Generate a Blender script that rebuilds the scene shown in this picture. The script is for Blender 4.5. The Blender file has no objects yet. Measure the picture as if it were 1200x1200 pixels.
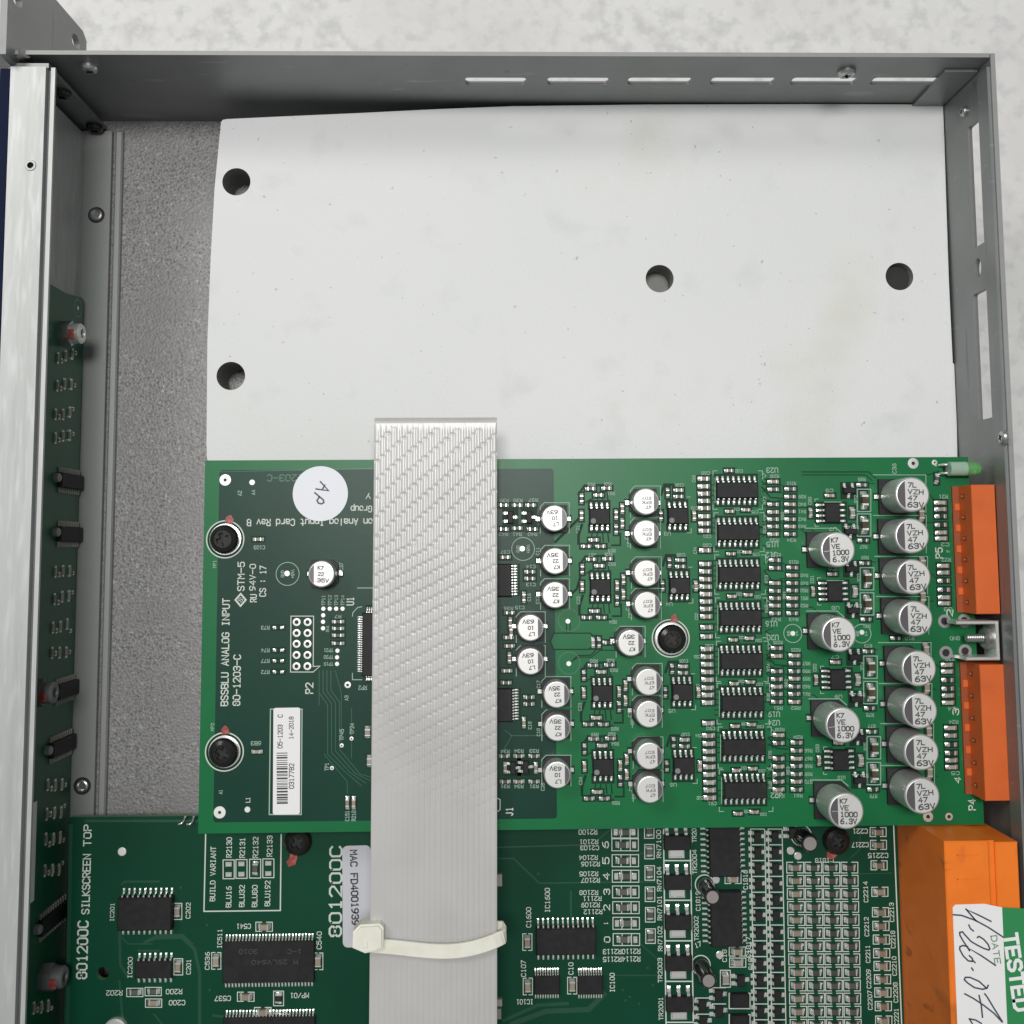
import bpy, math, random
from mathutils import Matrix, Vector
from mathutils.geometry import tessellate_polygon
random.seed(7)
S = bpy.context.scene
MM = 0.001
PI = math.pi
R_ = math.radians

# ------------------------------------------------------------------ camera (solved from the photograph), light, exposure
F_PX, PP_X, PP_Y, CAM_H = 1192.6, 600.0, 541.4, 264.0          # focal length / principal point in photo pixels, height in mm
CAM_R = (Matrix.Rotation(-0.00626, 3, 'Z') @ Matrix.Rotation(-0.01885, 3, 'Y') @ Matrix.Rotation(0.08295, 3, 'X'))
cd = bpy.data.cameras.new('camera'); cam = bpy.data.objects.new('camera', cd); S.collection.objects.link(cam)
cam.matrix_world = Matrix.Translation((0, 0, CAM_H * MM)) @ CAM_R.to_4x4()
cd.sensor_fit = 'HORIZONTAL'; cd.sensor_width = 36.0; cd.lens = F_PX / 1200 * 36
cd.shift_x = 0.0; cd.shift_y = -(600 - PP_Y) / 1200
cd.clip_start = 0.01; cd.clip_end = 20
S.camera = cam

W = bpy.data.worlds.new('World'); S.world = W; W.use_nodes = True
W.node_tree.nodes['Background'].inputs[0].default_value = (0.93, 0.97, 1.0, 1)
W.node_tree.nodes['Background'].inputs[1].default_value = 0.23

def area(name, loc, target, sx, sy, watts, col):
    l = bpy.data.lights.new(name, 'AREA'); l.shape = 'RECTANGLE'; l.size = sx; l.size_y = sy
    l.energy = watts; l.color = col
    o = bpy.data.objects.new(name, l); S.collection.objects.link(o); o.location = loc
    o.rotation_euler = (Vector(target) - Vector(loc)).to_track_quat('-Z', 'Y').to_euler()
    return o
area('ceiling_lamp', (-0.02, 0.155, 0.90), (0.0, 0.03, 0), 0.32, 0.16, 5.4, (1.0, 0.99, 0.97))
area('second_ceiling_lamp', (-0.62, 0.62, 0.95), (0.0, 0.03, 0), 0.45, 0.30, 4.6, (1.0, 0.985, 0.96))
S.view_settings.view_transform = 'Standard'; S.view_settings.look = 'None'
S.view_settings.exposure = 0.0; S.view_settings.gamma = 1.0

# ------------------------------------------------------------------ photo pixel -> millimetres on a plane the thing lies on
def _ray(x, y): return CAM_R @ Vector(((x - PP_X) / F_PX, -(y - PP_Y) / F_PX, -1.0))
def at(x, y, z):
    d = _ray(x, y); t = (z - CAM_H) / d.z
    return Vector((d.x * t, d.y * t, z))
def atX(x, y, X):
    d = _ray(x, y); t = X / d.x
    return Vector((X, d.y * t, CAM_H + d.z * t))
def atY(x, y, Y):
    d = _ray(x, y); t = Y / d.y
    return Vector((d.x * t, Y, CAM_H + d.z * t))

# ------------------------------------------------------------------ materials
MATS = {}
def mat(name, col, rough=0.5, metal=0.0, spec=0.5, bump=None, var=None, rand=0.0, coat=0.0, trans=0.0):
    """bump=(scale,strength,dist_mm)  var=[(scale, colour, lo, hi, detail)...]  rand = brightness change from piece to piece"""
    m = bpy.data.materials.new(name); m.use_nodes = True; nt = m.node_tree; N = nt.nodes; L = nt.links
    b = N['Principled BSDF']
    b.inputs['Base Color'].default_value = (*col, 1); b.inputs['Roughness'].default_value = rough
    b.inputs['Metallic'].default_value = metal; b.inputs['Specular IOR Level'].default_value = spec
    b.inputs['Coat Weight'].default_value = coat; b.inputs['Transmission Weight'].default_value = trans
    tc = N.new('ShaderNodeTexCoord'); out = None
    if var or rand:
        rgb = N.new('ShaderNodeRGB'); rgb.outputs[0].default_value = (*col, 1); out = rgb.outputs[0]
    for v in (var or []):
        sc, c2, lo, hi, det = v[:5]
        src = tc.outputs['Object']
        if len(v) > 5:
            mp = N.new('ShaderNodeMapping'); mp.inputs['Scale'].default_value = v[5]; L.new(src, mp.inputs[0]); src = mp.outputs[0]
        n = N.new('ShaderNodeTexNoise'); n.inputs['Scale'].default_value = sc; n.inputs['Detail'].default_value = det
        L.new(src, n.inputs['Vector'])
        r = N.new('ShaderNodeMapRange'); r.inputs['From Min'].default_value = lo; r.inputs['From Max'].default_value = hi
        L.new(n.outputs['Fac'], r.inputs['Value'])
        mx = N.new('ShaderNodeMix'); mx.data_type = 'RGBA'
        L.new(r.outputs[0], mx.inputs[0]); L.new(out, mx.inputs[6]); mx.inputs[7].default_value = (*c2, 1); out = mx.outputs[2]
    if rand:
        oi = N.new('ShaderNodeObjectInfo'); r = N.new('ShaderNodeMapRange')
        r.inputs['To Min'].default_value = 1 - rand; r.inputs['To Max'].default_value = 1 + rand
        L.new(oi.outputs['Random'], r.inputs['Value'])
        hs = N.new('ShaderNodeHueSaturation'); L.new(r.outputs[0], hs.inputs['Value']); L.new(out, hs.inputs['Color']); out = hs.outputs[0]
    if out is not None: L.new(out, b.inputs['Base Color'])
    if bump:
        n = N.new('ShaderNodeTexNoise'); n.inputs['Scale'].default_value = bump[0]; n.inputs['Detail'].default_value = 3
        src = tc.outputs['Object']
        if len(bump) > 3:
            mp = N.new('ShaderNodeMapping'); mp.inputs['Scale'].default_value = bump[3]; L.new(src, mp.inputs[0]); src = mp.outputs[0]
        L.new(src, n.inputs['Vector'])
        bp = N.new('ShaderNodeBump'); bp.inputs['Strength'].default_value = bump[1]; bp.inputs['Distance'].default_value = bump[2] * MM
        L.new(n.outputs['Fac'], bp.inputs['Height']); L.new(bp.outputs[0], b.inputs['Normal'])
    MATS[name] = m
    return m
mat('table', (.66, .655, .64), .6, bump=(260, .25, .3), var=[(130, (.51, .505, .50), .47, .74, 9), (420, (.70, .70, .69), .5, .8, 4), (12, (.60, .59, .58), .45, .7, 3), (260, (.52, .52, .52), .52, .75, 6)])
mat('steel', (.235, .245, .242), .42, .55, .5, bump=(1500, .12, .1), var=[(60, (.205, .215, .212), .4, .7, 4), (500, (.30, .31, .305), .66, .74, 3, (.12, 1, .6)), (420, (.17, .175, .175), .66, .76, 3, (1, .1, 1))])
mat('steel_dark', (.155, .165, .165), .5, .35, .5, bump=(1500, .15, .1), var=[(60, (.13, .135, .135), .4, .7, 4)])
mat('steel_edge', (.27, .27, .265), .5, .25, .5, var=[(300, (.25, .25, .25), .5, .75, 4)])
mat('floor_paint', (.245, .24, .238), .5, .15, .5, bump=(1500, .5, .4), var=[(1500, (.10, .10, .102), .47, .70, 3), (1200, (.40, .40, .40), .58, .74, 3), (60, (.21, .205, .20), .45, .7, 4), (700, (.10, .10, .10), .72, .76, 2)])
mat('flange', (.31, .32, .31), .45, .4, .5, bump=(1500, .12, .1))
mat('aluminium', (.44, .45, .44), .5, .4, .5, bump=(900, .25, .12, (1, .05, 1)), var=[(260, (.33, .34, .33), .46, .8, 8, (1, .06, 1)), (900, (.54, .545, .54), .5, .8, 5, (1, .12, 1))])
mat('blue_paint', (.006, .010, .032), .8, 0, .15)
mat('foam', (.645, .655, .645), .62, 0, .4, bump=(1500, .5, .15), var=[(9, (.68, .685, .685), .4, .65, 2), (24, (.60, .60, .54), .62, .80, 6), (80, (.585, .595, .585), .58, .80, 8), (620, (.44, .44, .42), .735, .76, 2)])
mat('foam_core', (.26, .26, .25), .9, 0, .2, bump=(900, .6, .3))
mat('mask_pour', (.003, .135, .040), .38, 0, .30, bump=(900, .08, .08), var=[(40, (.003, .118, .037), .4, .65, 3)])
mat('mask_bare', (.003, .040, .024), .38, 0, .26, bump=(900, .08, .08), var=[(30, (.003, .033, .021), .4, .65, 3)])
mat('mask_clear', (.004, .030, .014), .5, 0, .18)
mat('mask_trace', (.018, .10, .058), .35)
mat('mask_main', (.001, .051, .025), .42, 0, .22, bump=(900, .08, .08), var=[(25, (.001, .041, .020), .4, .65, 3)])
mat('mask_main_trace', (.011, .066, .037), .36)
mat('mask_display', (.003, .080, .036), .4)
mat('fr4', (.10, .22, .11), .6)
mat('silk', (.54, .58, .52), .6)
mat('silk_dim', (.30, .42, .34), .6)
mat('silk_etch', (.06, .16, .10), .5)
mat('solder', (.95, .95, .91), .24, .78, .5, bump=(1600, .5, .12))
mat('tin', (.86, .855, .82), .30, .75)
mat('pad_white', (.84, .84, .80), .35, .35)
mat('gold', (.78, .62, .30), .3, .85)
mat('epoxy', (.011, .011, .0125), .55, 0, .28, bump=(2500, .3, .05), var=[(500, (.017, .017, .018), .4, .7, 3)])
mat('epoxy_mark', (.19, .19, .19), .6)
mat('epoxy_faint', (.05, .05, .05), .6)
mat('res_black', (.022, .022, .024), .4, rand=.3)
mat('res_grey', (.085, .085, .08), .4, rand=.25)
mat('cap_tan', (.27, .22, .165), .5, rand=.2)
mat('cap_dim', (.19, .16, .115), .5, rand=.25)
mat('res_green', (.055, .06, .045), .45, rand=.3)
mat('cap_grey', (.30, .285, .25), .5, rand=.2)
mat('diode_glass', (.07, .05, .03), .15, 0, .5, coat=.5)
mat('can', (.60, .60, .59), .38, .72, .5, bump=(900, .12, .08))
mat('can_top', (.62, .615, .595), .42, .4, .5)
mat('sleeve_top', (.34, .31, .29), .4, .5)
mat('can_mark', (.10, .095, .10), .4, .3)
mat('ink', (.045, .045, .05), .5)
mat('ink_soft', (.16, .15, .15), .5)
mat('cap_base', (.014, .014, .015), .5, 0, .3)
mat('sleeve', (.012, .012, .013), .25, 0, .5, coat=.3)
mat('black_screw', (.035, .034, .033), .24, .7, .5)
mat('bolt', (.45, .45, .44), .3, .9)
mat('red_lacquer', (.27, .045, .035), .4, 0, .5, var=[(900, (.38, .12, .095), .45, .7, 3)])
mat('orange', (.60, .118, .022), .45, 0, .4, bump=(1600, .2, .08), var=[(160, (.54, .102, .018), .4, .7, 4)])
mat('orange_big', (.80, .185, .015), .42, 0, .4, bump=(1600, .2, .08), var=[(160, (.74, .165, .013), .4, .7, 4), (120, (.46, .11, .013), .64, .76, 6, (1, .5, .35)), (300, (.50, .11, .012), .64, .72, 4, (.2, 1, .5))])
mat('orange_deep', (.26, .055, .012), .6)
mat('dark', (.008, .008, .008), .6)
mat('paper', (.74, .735, .73), .6, 0, .3, bump=(900, .1, .05))
mat('paper_round', (.70, .705, .745), .5, 0, .4)
mat('paper_mac', (.52, .525, .56), .4, 0, .5)
mat('green_print', (.022, .22, .07), .5, 0, .4)
mat('green_text', (.16, .26, .18), .5)
mat('pen', (.05, .05, .09), .5)
mat('ribbon', (.46, .454, .445), .36, 0, 1.0, bump=(1400, .15, .08), var=[(60, (.415, .41, .40), .4, .7, 3)])
mat('nylon', (.72, .715, .63), .38, 0, .5, var=[(220, (.66, .65, .53), .45, .7, 3)])
mat('led_clear', (.50, .72, .56), .08, 0, .5, trans=.45)
mat('led_green', (.16, .42, .15), .12, 0, .5, trans=.35)

# ------------------------------------------------------------------ mesh builder (millimetres)
class MB:
    def __init__(s): s.v = []; s.f = []; s.m = []; s.sm = []; s.mats = []
    def mi(s, name):
        if name not in s.mats: s.mats.append(name)
        return s.mats.index(name)
    def add(s, vs, fs, m, smooth=False):
        n = len(s.v); s.v += [tuple(v) for v in vs]; k = s.mi(m)
        for f in fs: s.f.append(tuple(i + n for i in f)); s.m.append(k); s.sm.append(smooth)
    def box(s, c, d, m, top=None, ch=0.0):
        x, y, z = c; a, b, h = d[0] / 2, d[1] / 2, d[2]          # c = centre of the bottom face
        lo = [(x - a, y - b), (x + a, y - b), (x + a, y + b), (x - a, y + b)]
        if ch:
            hi = [(x - a + ch, y - b + ch), (x + a - ch, y - b + ch), (x + a - ch, y + b - ch), (x - a + ch, y + b - ch)]
            vs = [(*p, z) for p in lo] + [(*p, z + h - ch) for p in lo] + [(*p, z + h) for p in hi]
            fs = [(0, 3, 2, 1)] + [(i, (i + 1) % 4, 4 + (i + 1) % 4, 4 + i) for i in range(4)] + [(4 + i, 4 + (i + 1) % 4, 8 + (i + 1) % 4, 8 + i) for i in range(4)]
            s.add(vs, fs, m); s.add(vs[8:], [(0, 1, 2, 3)], top or m)
        else:
            vs = [(*p, z) for p in lo] + [(*p, z + h) for p in lo]
            s.add(vs, [(0, 3, 2, 1)] + [(i, (i + 1) % 4, 4 + (i + 1) % 4, 4 + i) for i in range(4)], m); s.add(vs[4:], [(0, 1, 2, 3)], top or m)
    def prism(s, poly, z0, z1, m, top=None, holes=(), side=None):
        plate(s, poly, holes, lambda u, v, w: (u, v, z0 + w * (z1 - z0)), m, top, side)
    def lathe(s, prof, m, seg=28, c=(0, 0, 0), axis='z', smooth=True):
        """prof: list of (r, h) or (r, h, material from here on)"""
        def tr(r, a, h):
            p = (r * math.cos(a), r * math.sin(a), h)
            if axis == 'x': p = (h, r * math.cos(a), r * math.sin(a))
            if axis == 'y': p = (r * math.sin(a), h, r * math.cos(a))
            return (p[0] + c[0], p[1] + c[1], p[2] + c[2])
        cur = m
        for i in range(len(prof) - 1):
            if len(prof[i]) > 2: cur = prof[i][2]
            (r0, h0), (r1, h1) = prof[i][:2], prof[i + 1][:2]
            A = [2 * PI * k / seg for k in range(seg)]
            if r0 < 1e-6: s.add([tr(r1, a, h1) for a in A], [tuple(range(seg - 1, -1, -1))], cur)
            elif r1 < 1e-6: s.add([tr(r0, a, h0) for a in A], [tuple(range(seg))], cur)
            else: s.add([tr(r0, a, h0) for a in A] + [tr(r1, a, h1) for a in A], [(k, (k + 1) % seg, seg + (k + 1) % seg, seg + k) for k in range(seg)], cur, smooth)
    def line(s, pts, w, m, closed=False):
        """flat mitred stripe along 3-D points, width w, facing +z"""
        s.nl = getattr(s, 'nl', 0) + 1; dz = (s.nl % 12) * .0022
        P = [Vector(p) for p in pts]; Q = [P[0]]
        for p in P[1:]:
            if (p - Q[-1]).length > 1e-4: Q.append(p)
        if closed and (Q[0] - Q[-1]).length < 1e-4: Q.pop()
        n = len(Q)
        if n < 2: return
        L, Rr = [], []
        for i in range(n):
            d0 = Q[i] - Q[i - 1] if (i or closed) else Q[1] - Q[0]
            d1 = Q[(i + 1) % n] - Q[i] if (i < n - 1 or closed) else Q[n - 1] - Q[n - 2]
            d0 = Vector((d0.x, d0.y)).normalized(); d1 = Vector((d1.x, d1.y)).normalized()
            n0 = Vector((-d0.y, d0.x)); n1 = Vector((-d1.y, d1.x)); mt = n0 + n1
            if mt.length < .2: mt = n0 * 1.0
            else: mt.normalize(); mt = mt / max(.5, mt.dot(n0))
            e = Vector((0, 0))
            if not closed and i == 0: e = -d0 * w * .45
            if not closed and i == n - 1: e = d1 * w * .45
            q = mt * (w / 2)
            L.append((Q[i].x + q.x + e.x, Q[i].y + q.y + e.y, Q[i].z + dz)); Rr.append((Q[i].x - q.x + e.x, Q[i].y - q.y + e.y, Q[i].z + dz))
        s.add(Rr + L, [(i, (i + 1) % n, n + (i + 1) % n, n + i) for i in range(n if closed else n - 1)], m)
    def disc(s, c, r, m, seg=20, r_in=0):
        A = [2 * PI * k / seg for k in range(seg)]
        o = [(c[0] + r * math.cos(a), c[1] + r * math.sin(a), c[2]) for a in A]
        if r_in: s.add(o + [(c[0] + r_in * math.cos(a), c[1] + r_in * math.sin(a), c[2]) for a in A], [(k, (k + 1) % seg, seg + (k + 1) % seg, seg + k) for k in range(seg)], m)
        else: s.add(o, [tuple(range(seg))], m)
    def rect(s, c, w, h, m): s.add([(c[0] - w / 2, c[1] - h / 2, c[2]), (c[0] + w / 2, c[1] - h / 2, c[2]), (c[0] + w / 2, c[1] + h / 2, c[2]), (c[0] - w / 2, c[1] + h / 2, c[2])], [(0, 1, 2, 3)], m)
    def tube(s, pts, r, m, seg=8, up=Vector((0, 0, 1))):
        pts = [Vector(p) for p in pts]; rings = []
        for i, p in enumerate(pts):
            d = (pts[min(i + 1, len(pts) - 1)] - pts[max(i - 1, 0)]).normalized()
            u = up.cross(d)
            if u.length < 1e-3: u = Vector((1, 0, 0)).cross(d)
            u.normalize(); w = d.cross(u)
            rings.append([p + (u * math.cos(2 * PI * k / seg) + w * math.sin(2 * PI * k / seg)) * r for k in range(seg)])
        vs = [v for g in rings for v in g]; fs = []
        for i in range(len(pts) - 1):
            for k in range(seg): fs.append((i * seg + k, i * seg + (k + 1) % seg, (i + 1) * seg + (k + 1) % seg, (i + 1) * seg + k))
        s.add(vs, fs, m, True); s.add(rings[0], [tuple(range(seg - 1, -1, -1))], m); s.add(rings[-1], [tuple(range(seg))], m)
    def mesh(s, name, origin=(0, 0, 0)):
        me = bpy.data.meshes.new(name)
        me.from_pydata([((x - origin[0]) * MM, (y - origin[1]) * MM, (z - origin[2]) * MM) for x, y, z in s.v], [], s.f)
        for n in s.mats: me.materials.append(MATS[n])
        me.polygons.foreach_set('material_index', s.m); me.polygons.foreach_set('use_smooth', s.sm)
        me.update()
        return me

def _area2(p): return sum(p[i][0] * p[(i + 1) % len(p)][1] - p[(i + 1) % len(p)][0] * p[i][1] for i in range(len(p)))
def plate(mb, outer, holes, fn, m, top=None, side=None, hole_side=None):
    """outer/holes: 2-D loops, fn(u,v,w) maps to 3-D, w 0..1 through the thickness"""
    loops = [list(outer)] + [list(h) for h in holes]
    for i, l in enumerate(loops):
        if (_area2(l) > 0) != (i == 0): l.reverse()
    tris = tessellate_polygon([[Vector((p[0], p[1], 0)) for p in l] for l in loops])
    flat = [p for l in loops for p in l]
    up = []
    for t in tris:
        a, b, c = [flat[i] for i in t]
        up.append(t if (b[0] - a[0]) * (c[1] - a[1]) - (b[1] - a[1]) * (c[0] - a[0]) > 0 else t[::-1])
    mb.add([fn(*p, 1) for p in flat], up, top or m)
    mb.add([fn(*p, 0) for p in flat], [t[::-1] for t in up], m)
    for i, l in enumerate(loops):
        n = len(l)
        mb.add([fn(*p, 0) for p in l] + [fn(*p, 1) for p in l], [(k, (k + 1) % n, n + (k + 1) % n, n + k) for k in range(n)], (hole_side if i and hole_side else side) or m)

def circle(cx, cy, r, n=32, rx=None): return [(cx + (rx or r) * math.cos(2 * PI * k / n), cy + r * math.sin(2 * PI * k / n)) for k in range(n)]
def rrect(x0, y0, x1, y1, r, n=5):
    p = []
    for cx, cy, a0 in ((x1 - r, y1 - r, 0), (x0 + r, y1 - r, 90), (x0 + r, y0 + r, 180), (x1 - r, y0 + r, 270)):
        for k in range(n + 1): a = R_(a0 + 90 * k / n); p.append((cx + r * math.cos(a), cy + r * math.sin(a)))
    return p

# ------------------------------------------------------------------ lettering as flat print
# single-stroke letters as on printed circuit boards: polylines on a 4 x 6 grid, "x y" digits, strokes parted by blanks
GL = {'A': '00042346440 0242', 'B': '0006364534330333 33424130 00 0030', 'C': '4535160501103041', 'D': '00062644422000', 'E': '46060040 0333', 'F': '460600 0333', 'G': '4536160501103041434323', 'H': '0006 4046 0343', 'I': '1636 2620 1030', 'J': '3631201001', 'K': '0006 4603 1340', 'L': '060040', 'M': '0006234640', 'N': '00064046', 'O': '0501103041453616 1605', 'P': '000636454433 3303', 'Q': '05011030414536161605 2240', 'R': '00063645443303 2340', 'S': '4536160504334241301001', 'T': '0646 2620', 'U': '060110304146', 'V': '062046', 'W': '0610233046', 'X': '0046 0640', 'Y': '062346 2320', 'Z': '06460040',
      '0': '050110304145361605', '1': '152620 1030', '2': '05163645440040', '3': '05163645443313 33424130100 1', '4': '3036014141', '5': '46060434424130100 1', '6': '36160501103041423303', '7': '064610', '8': '13040516364544331302011030414233', '9': '10304145361605041343', '-': '0343', ':': '2425 2122', '.': '2021', '/': '0046', '+': '0343 2125', ' ': '',
      'a': '04 1434434030100112 3242', 'n': '0004 03142433 3330', 'o': '0301103041433414 1403', 'l': '2620', 'g': '43341403011030414 4', 'p': '', 'u': '0401103041 4440', 't': '2621203040 0444', 'r': '0004 02144', 'd': '4640 43341403011030 41', 'e': '0242433414030110304 1', 'v': '042044', 'y': '0401103041 4444'}
def G(*st): return [[tuple(p) for p in q] for q in st]
SPEC = {'A': G([(0, 0), (2, 6), (4, 0)], [(.7, 2), (3.3, 2)]), 'B': G([(0, 0), (0, 6), (3, 6), (4, 5.2), (4, 4), (3, 3.1), (4, 2.2), (4, .8), (3, 0), (0, 0)], [(0, 3.1), (3, 3.1)]), 'G': G([(4, 5), (3, 6), (1, 6), (0, 5), (0, 1), (1, 0), (3, 0), (4, 1), (4, 2.8), (2.4, 2.8)]), 'O': G([(0, 5), (0, 1), (1, 0), (3, 0), (4, 1), (4, 5), (3, 6), (1, 6), (0, 5)]), 'D': G([(0, 0), (0, 6), (2.6, 6), (4, 4.6), (4, 1.4), (2.6, 0), (0, 0)]), 'P': G([(0, 0), (0, 6), (3, 6), (4, 5), (4, 3.9), (3, 2.9), (0, 2.9)]), 'R': G([(0, 0), (0, 6), (3, 6), (4, 5), (4, 3.9), (3, 2.9), (0, 2.9)], [(2, 2.9), (4, 0)]),
        '0': G([(0, 5), (0, 1), (1, 0), (3, 0), (4, 1), (4, 5), (3, 6), (1, 6), (0, 5)]), '2': G([(0, 5), (1, 6), (3, 6), (4, 5), (4, 3.8), (0, 0), (4, 0)]), '3': G([(0, 5), (1, 6), (3, 6), (4, 5), (4, 4), (3, 3.1), (1.4, 3.1)], [(3, 3.1), (4, 2.2), (4, 1), (3, 0), (1, 0), (0, 1)]), '4': G([(3, 0), (3, 6), (0, 1.8), (4, 1.8)]), '5': G([(4, 6), (.3, 6), (0, 3.4), (1, 3.8), (3, 3.8), (4, 2.8), (4, 1), (3, 0), (1, 0), (0, 1)]), '6': G([(3.6, 6), (1.6, 5.6), (.2, 3.6), (0, 1), (1, 0), (3, 0), (4, 1), (4, 2.4), (3, 3.3), (1, 3.3), (0, 2.2)]), '8': G([(1, 3.2), (0, 4), (0, 5), (1, 6), (3, 6), (4, 5), (4, 4), (3, 3.2), (1, 3.2), (0, 2.2), (0, 1), (1, 0), (3, 0), (4, 1), (4, 2.2), (3, 3.2)]), '9': G([(.4, 0), (2.4, .4), (3.8, 2.4), (4, 5), (3, 6), (1, 6), (0, 5), (0, 3.6), (1, 2.7), (3, 2.7), (4, 3.8)]),
        'S': G([(4, 5), (3, 6), (1, 6), (0, 5), (0, 4), (1, 3.2), (3, 2.8), (4, 2), (4, 1), (3, 0), (1, 0), (0, 1)]), 'a': G([(0, 3.6), (1, 4.2), (3, 4.2), (4, 3.3), (4, 0)], [(4, 2.4), (1, 2.4), (0, 1.6), (0, .8), (1, 0), (3, 0), (4, .9)]), 'n': G([(0, 0), (0, 4.2)], [(0, 3), (1.3, 4.2), (3, 4.2), (4, 3.2), (4, 0)]), 'o': G([(0, 3), (0, 1), (1, 0), (3, 0), (4, 1), (4, 3.2), (3, 4.2), (1, 4.2), (0, 3)]), 'g': G([(4, 3.2), (3, 4.2), (1, 4.2), (0, 3.2), (0, 1), (1, 0), (3, 0), (4, 1)], [(4, 4.2), (4, -1), (3, -1.8), (.6, -1.8)]), 'p': G([(0, 4.2), (0, -1.8)], [(0, 3), (1, 4.2), (3, 4.2), (4, 3.2), (4, 1), (3, 0), (1, 0), (0, 1)]), 'u': G([(0, 4.2), (0, 1), (1, 0), (2.7, 0), (4, 1.2)], [(4, 4.2), (4, 0)]), 't': G([(1.6, 6), (1.6, 1), (2.4, 0), (3.6, 0)], [(0, 4.2), (3.6, 4.2)]), 'r': G([(.5, 0), (.5, 4.2)], [(.5, 2.8), (2, 4.2), (4, 4.2)]), 'd': G([(4, 6), (4, 0)], [(4, 3), (3, 4.2), (1, 4.2), (0, 3.2), (0, 1), (1, 0), (3, 0), (4, 1)]), 'e': G([(0, 2.3), (4, 2.3), (4, 3.2), (3, 4.2), (1, 4.2), (0, 3.2), (0, 1), (1, 0), (3, 0), (3.8, .8)]), 'v': G([(0, 4.2), (2, 0), (4, 4.2)]), 'y': G([(0, 4.2), (2, .3)], [(4, 4.2), (1.2, -1.8)]), 'C': G([(4, 5), (3, 6), (1, 6), (0, 5), (0, 1), (1, 0), (3, 0), (4, 1)]), 'U': G([(0, 6), (0, 1), (1, 0), (3, 0), (4, 1), (4, 6)])}
def strokes(ch):
    if ch in SPEC: return SPEC[ch]
    out = []
    for q in GL[ch].split(' '):
        if len(q) >= 4: out.append([(int(q[i]), int(q[i + 1])) for i in range(0, len(q) - 1, 2)])
    return out
def text(mb, txt, c, length, height, rot, m, weight=None):
    """flat stroke lettering centred on the point c (mm), length x height in mm, turned rot degrees"""
    ca, sa = math.cos(R_(rot)), math.sin(R_(rot)); w = weight or max(.11, height * .145)
    adv = 5.6 if len(txt) > 1 else 5.0; tot = adv * len(txt) - (adv - 4)
    sx, sy = (length - w) / max(tot, 1e-6), (height - w) / 6
    for i, ch in enumerate(txt):
        for st in strokes(ch):
            q = []
            for gx, gy in st:
                u = (i * adv + gx - tot / 2) * sx; v = (gy - 3) * sy
                q.append((c[0] + u * ca - v * sa, c[1] + u * sa + v * ca, c[2]))
            mb.line(q, w, m)
def mmpp(z, y=700): return (CAM_H - z) / F_PX * (1 - (y - 640) * 0.00007)     # millimetres in one photo pixel
def ptext(mb, txt, x, y, length, height, rot, z, m='silk', weight=None):
    k = mmpp(z, y); text(mb, txt, at(x, y, z), length * k, height * k, rot, m, weight)

# ------------------------------------------------------------------ objects
COL = S.collection
WL = {}
def thing(name, loc, label, cat, group=None, kind=None):
    o = bpy.data.objects.new(name, None); COL.objects.link(o); o.empty_display_size = .01
    o.location = Vector(loc) * MM; WL[o] = Vector(loc)
    o['label'] = label; o['category'] = cat
    if group: o['group'] = group
    return o
def part(name, me, parent, loc, rot=0, label=None):
    """me: mesh data in its own frame, placed at world point loc (mm) under its thing"""
    o = bpy.data.objects.new(name, me); COL.objects.link(o); o.parent = parent
    o.location = (Vector(loc) - WL[parent]) * MM; o.rotation_euler = (0, 0, R_(rot)); WL[o] = Vector(loc)
    if label: o['label'] = label
    return o
def apart(name, mb, parent, label=None, kind=None):
    """a part whose builder used world millimetres"""
    xs, ys, zs = zip(*mb.v); c = ((min(xs) + max(xs)) / 2, (min(ys) + max(ys)) / 2, min(zs))
    o = part(name, mb.mesh(name, c), parent, c, 0, label)
    if kind: o['kind'] = kind
    return o
def sub(name, me, parent, loc=(0, 0, 0), rot=0):
    o = bpy.data.objects.new(name, me); COL.objects.link(o); o.parent = parent
    o.location = Vector(loc) * MM; o.rotation_euler = (0, 0, R_(rot))
    return o
def asub(name, mb, parent, kind=None):
    """a sub-part built in world millimetres, its part unrotated"""
    p = WL[parent]; o = sub(name, mb.mesh(name, p), parent)
    if kind: o['kind'] = kind
    return o
_M = {}
def cached(key, fn):
    if key not in _M: _M[key] = fn()
    return _M[key]

# ================================================================== the surface below
tb = MB(); tb.box((0, 0, -40), (1600, 1600, 18), 'table')
tbl = bpy.data.objects.new('table_top', tb.mesh('table_top')); COL.objects.link(tbl)
tbl['kind'] = 'structure'; tbl['label'] = 'pale mottled grey table top under the metal case'; tbl['category'] = 'table'
TABLE_Z = -22.0

# ================================================================== chassis
ZT = 36.8; YW = 113.3; XR = 116.9; YB = -205.0
XP = at(87, 250, 0).x                     # front sub-panel, inner face
chassis = thing('equipment_case', (0, 0, TABLE_Z), 'open grey sheet metal rack case around the circuit boards, slotted side wall', 'case')
hq = [at(89, 142, 0), at(101, 153, 0)]
m = MB(); m.prism([(XP - 6, YB), (XR + 1, YB), (XR + 1, YW + 1), (XP - 6, YW + 1)], -1.2, 0, 'floor_paint', holes=[[(hq[0].x, hq[1].y), (hq[1].x, hq[1].y), (hq[1].x, hq[0].y), (hq[0].x, hq[0].y)]])
floor = apart('floor_pan', m, chassis, 'speckled grey painted floor of the case')
for fx, fy in ((-95, 95), (100, 95), (-95, -190), (100, -190)):
    m = MB(); m.lathe([(0, 0), (6, 0), (7.5, 20.8), (0, 20.8)], 'dark', 20)
    part('rubber_foot', m.mesh('rubber_foot'), chassis, (fx, fy, TABLE_Z))
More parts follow.
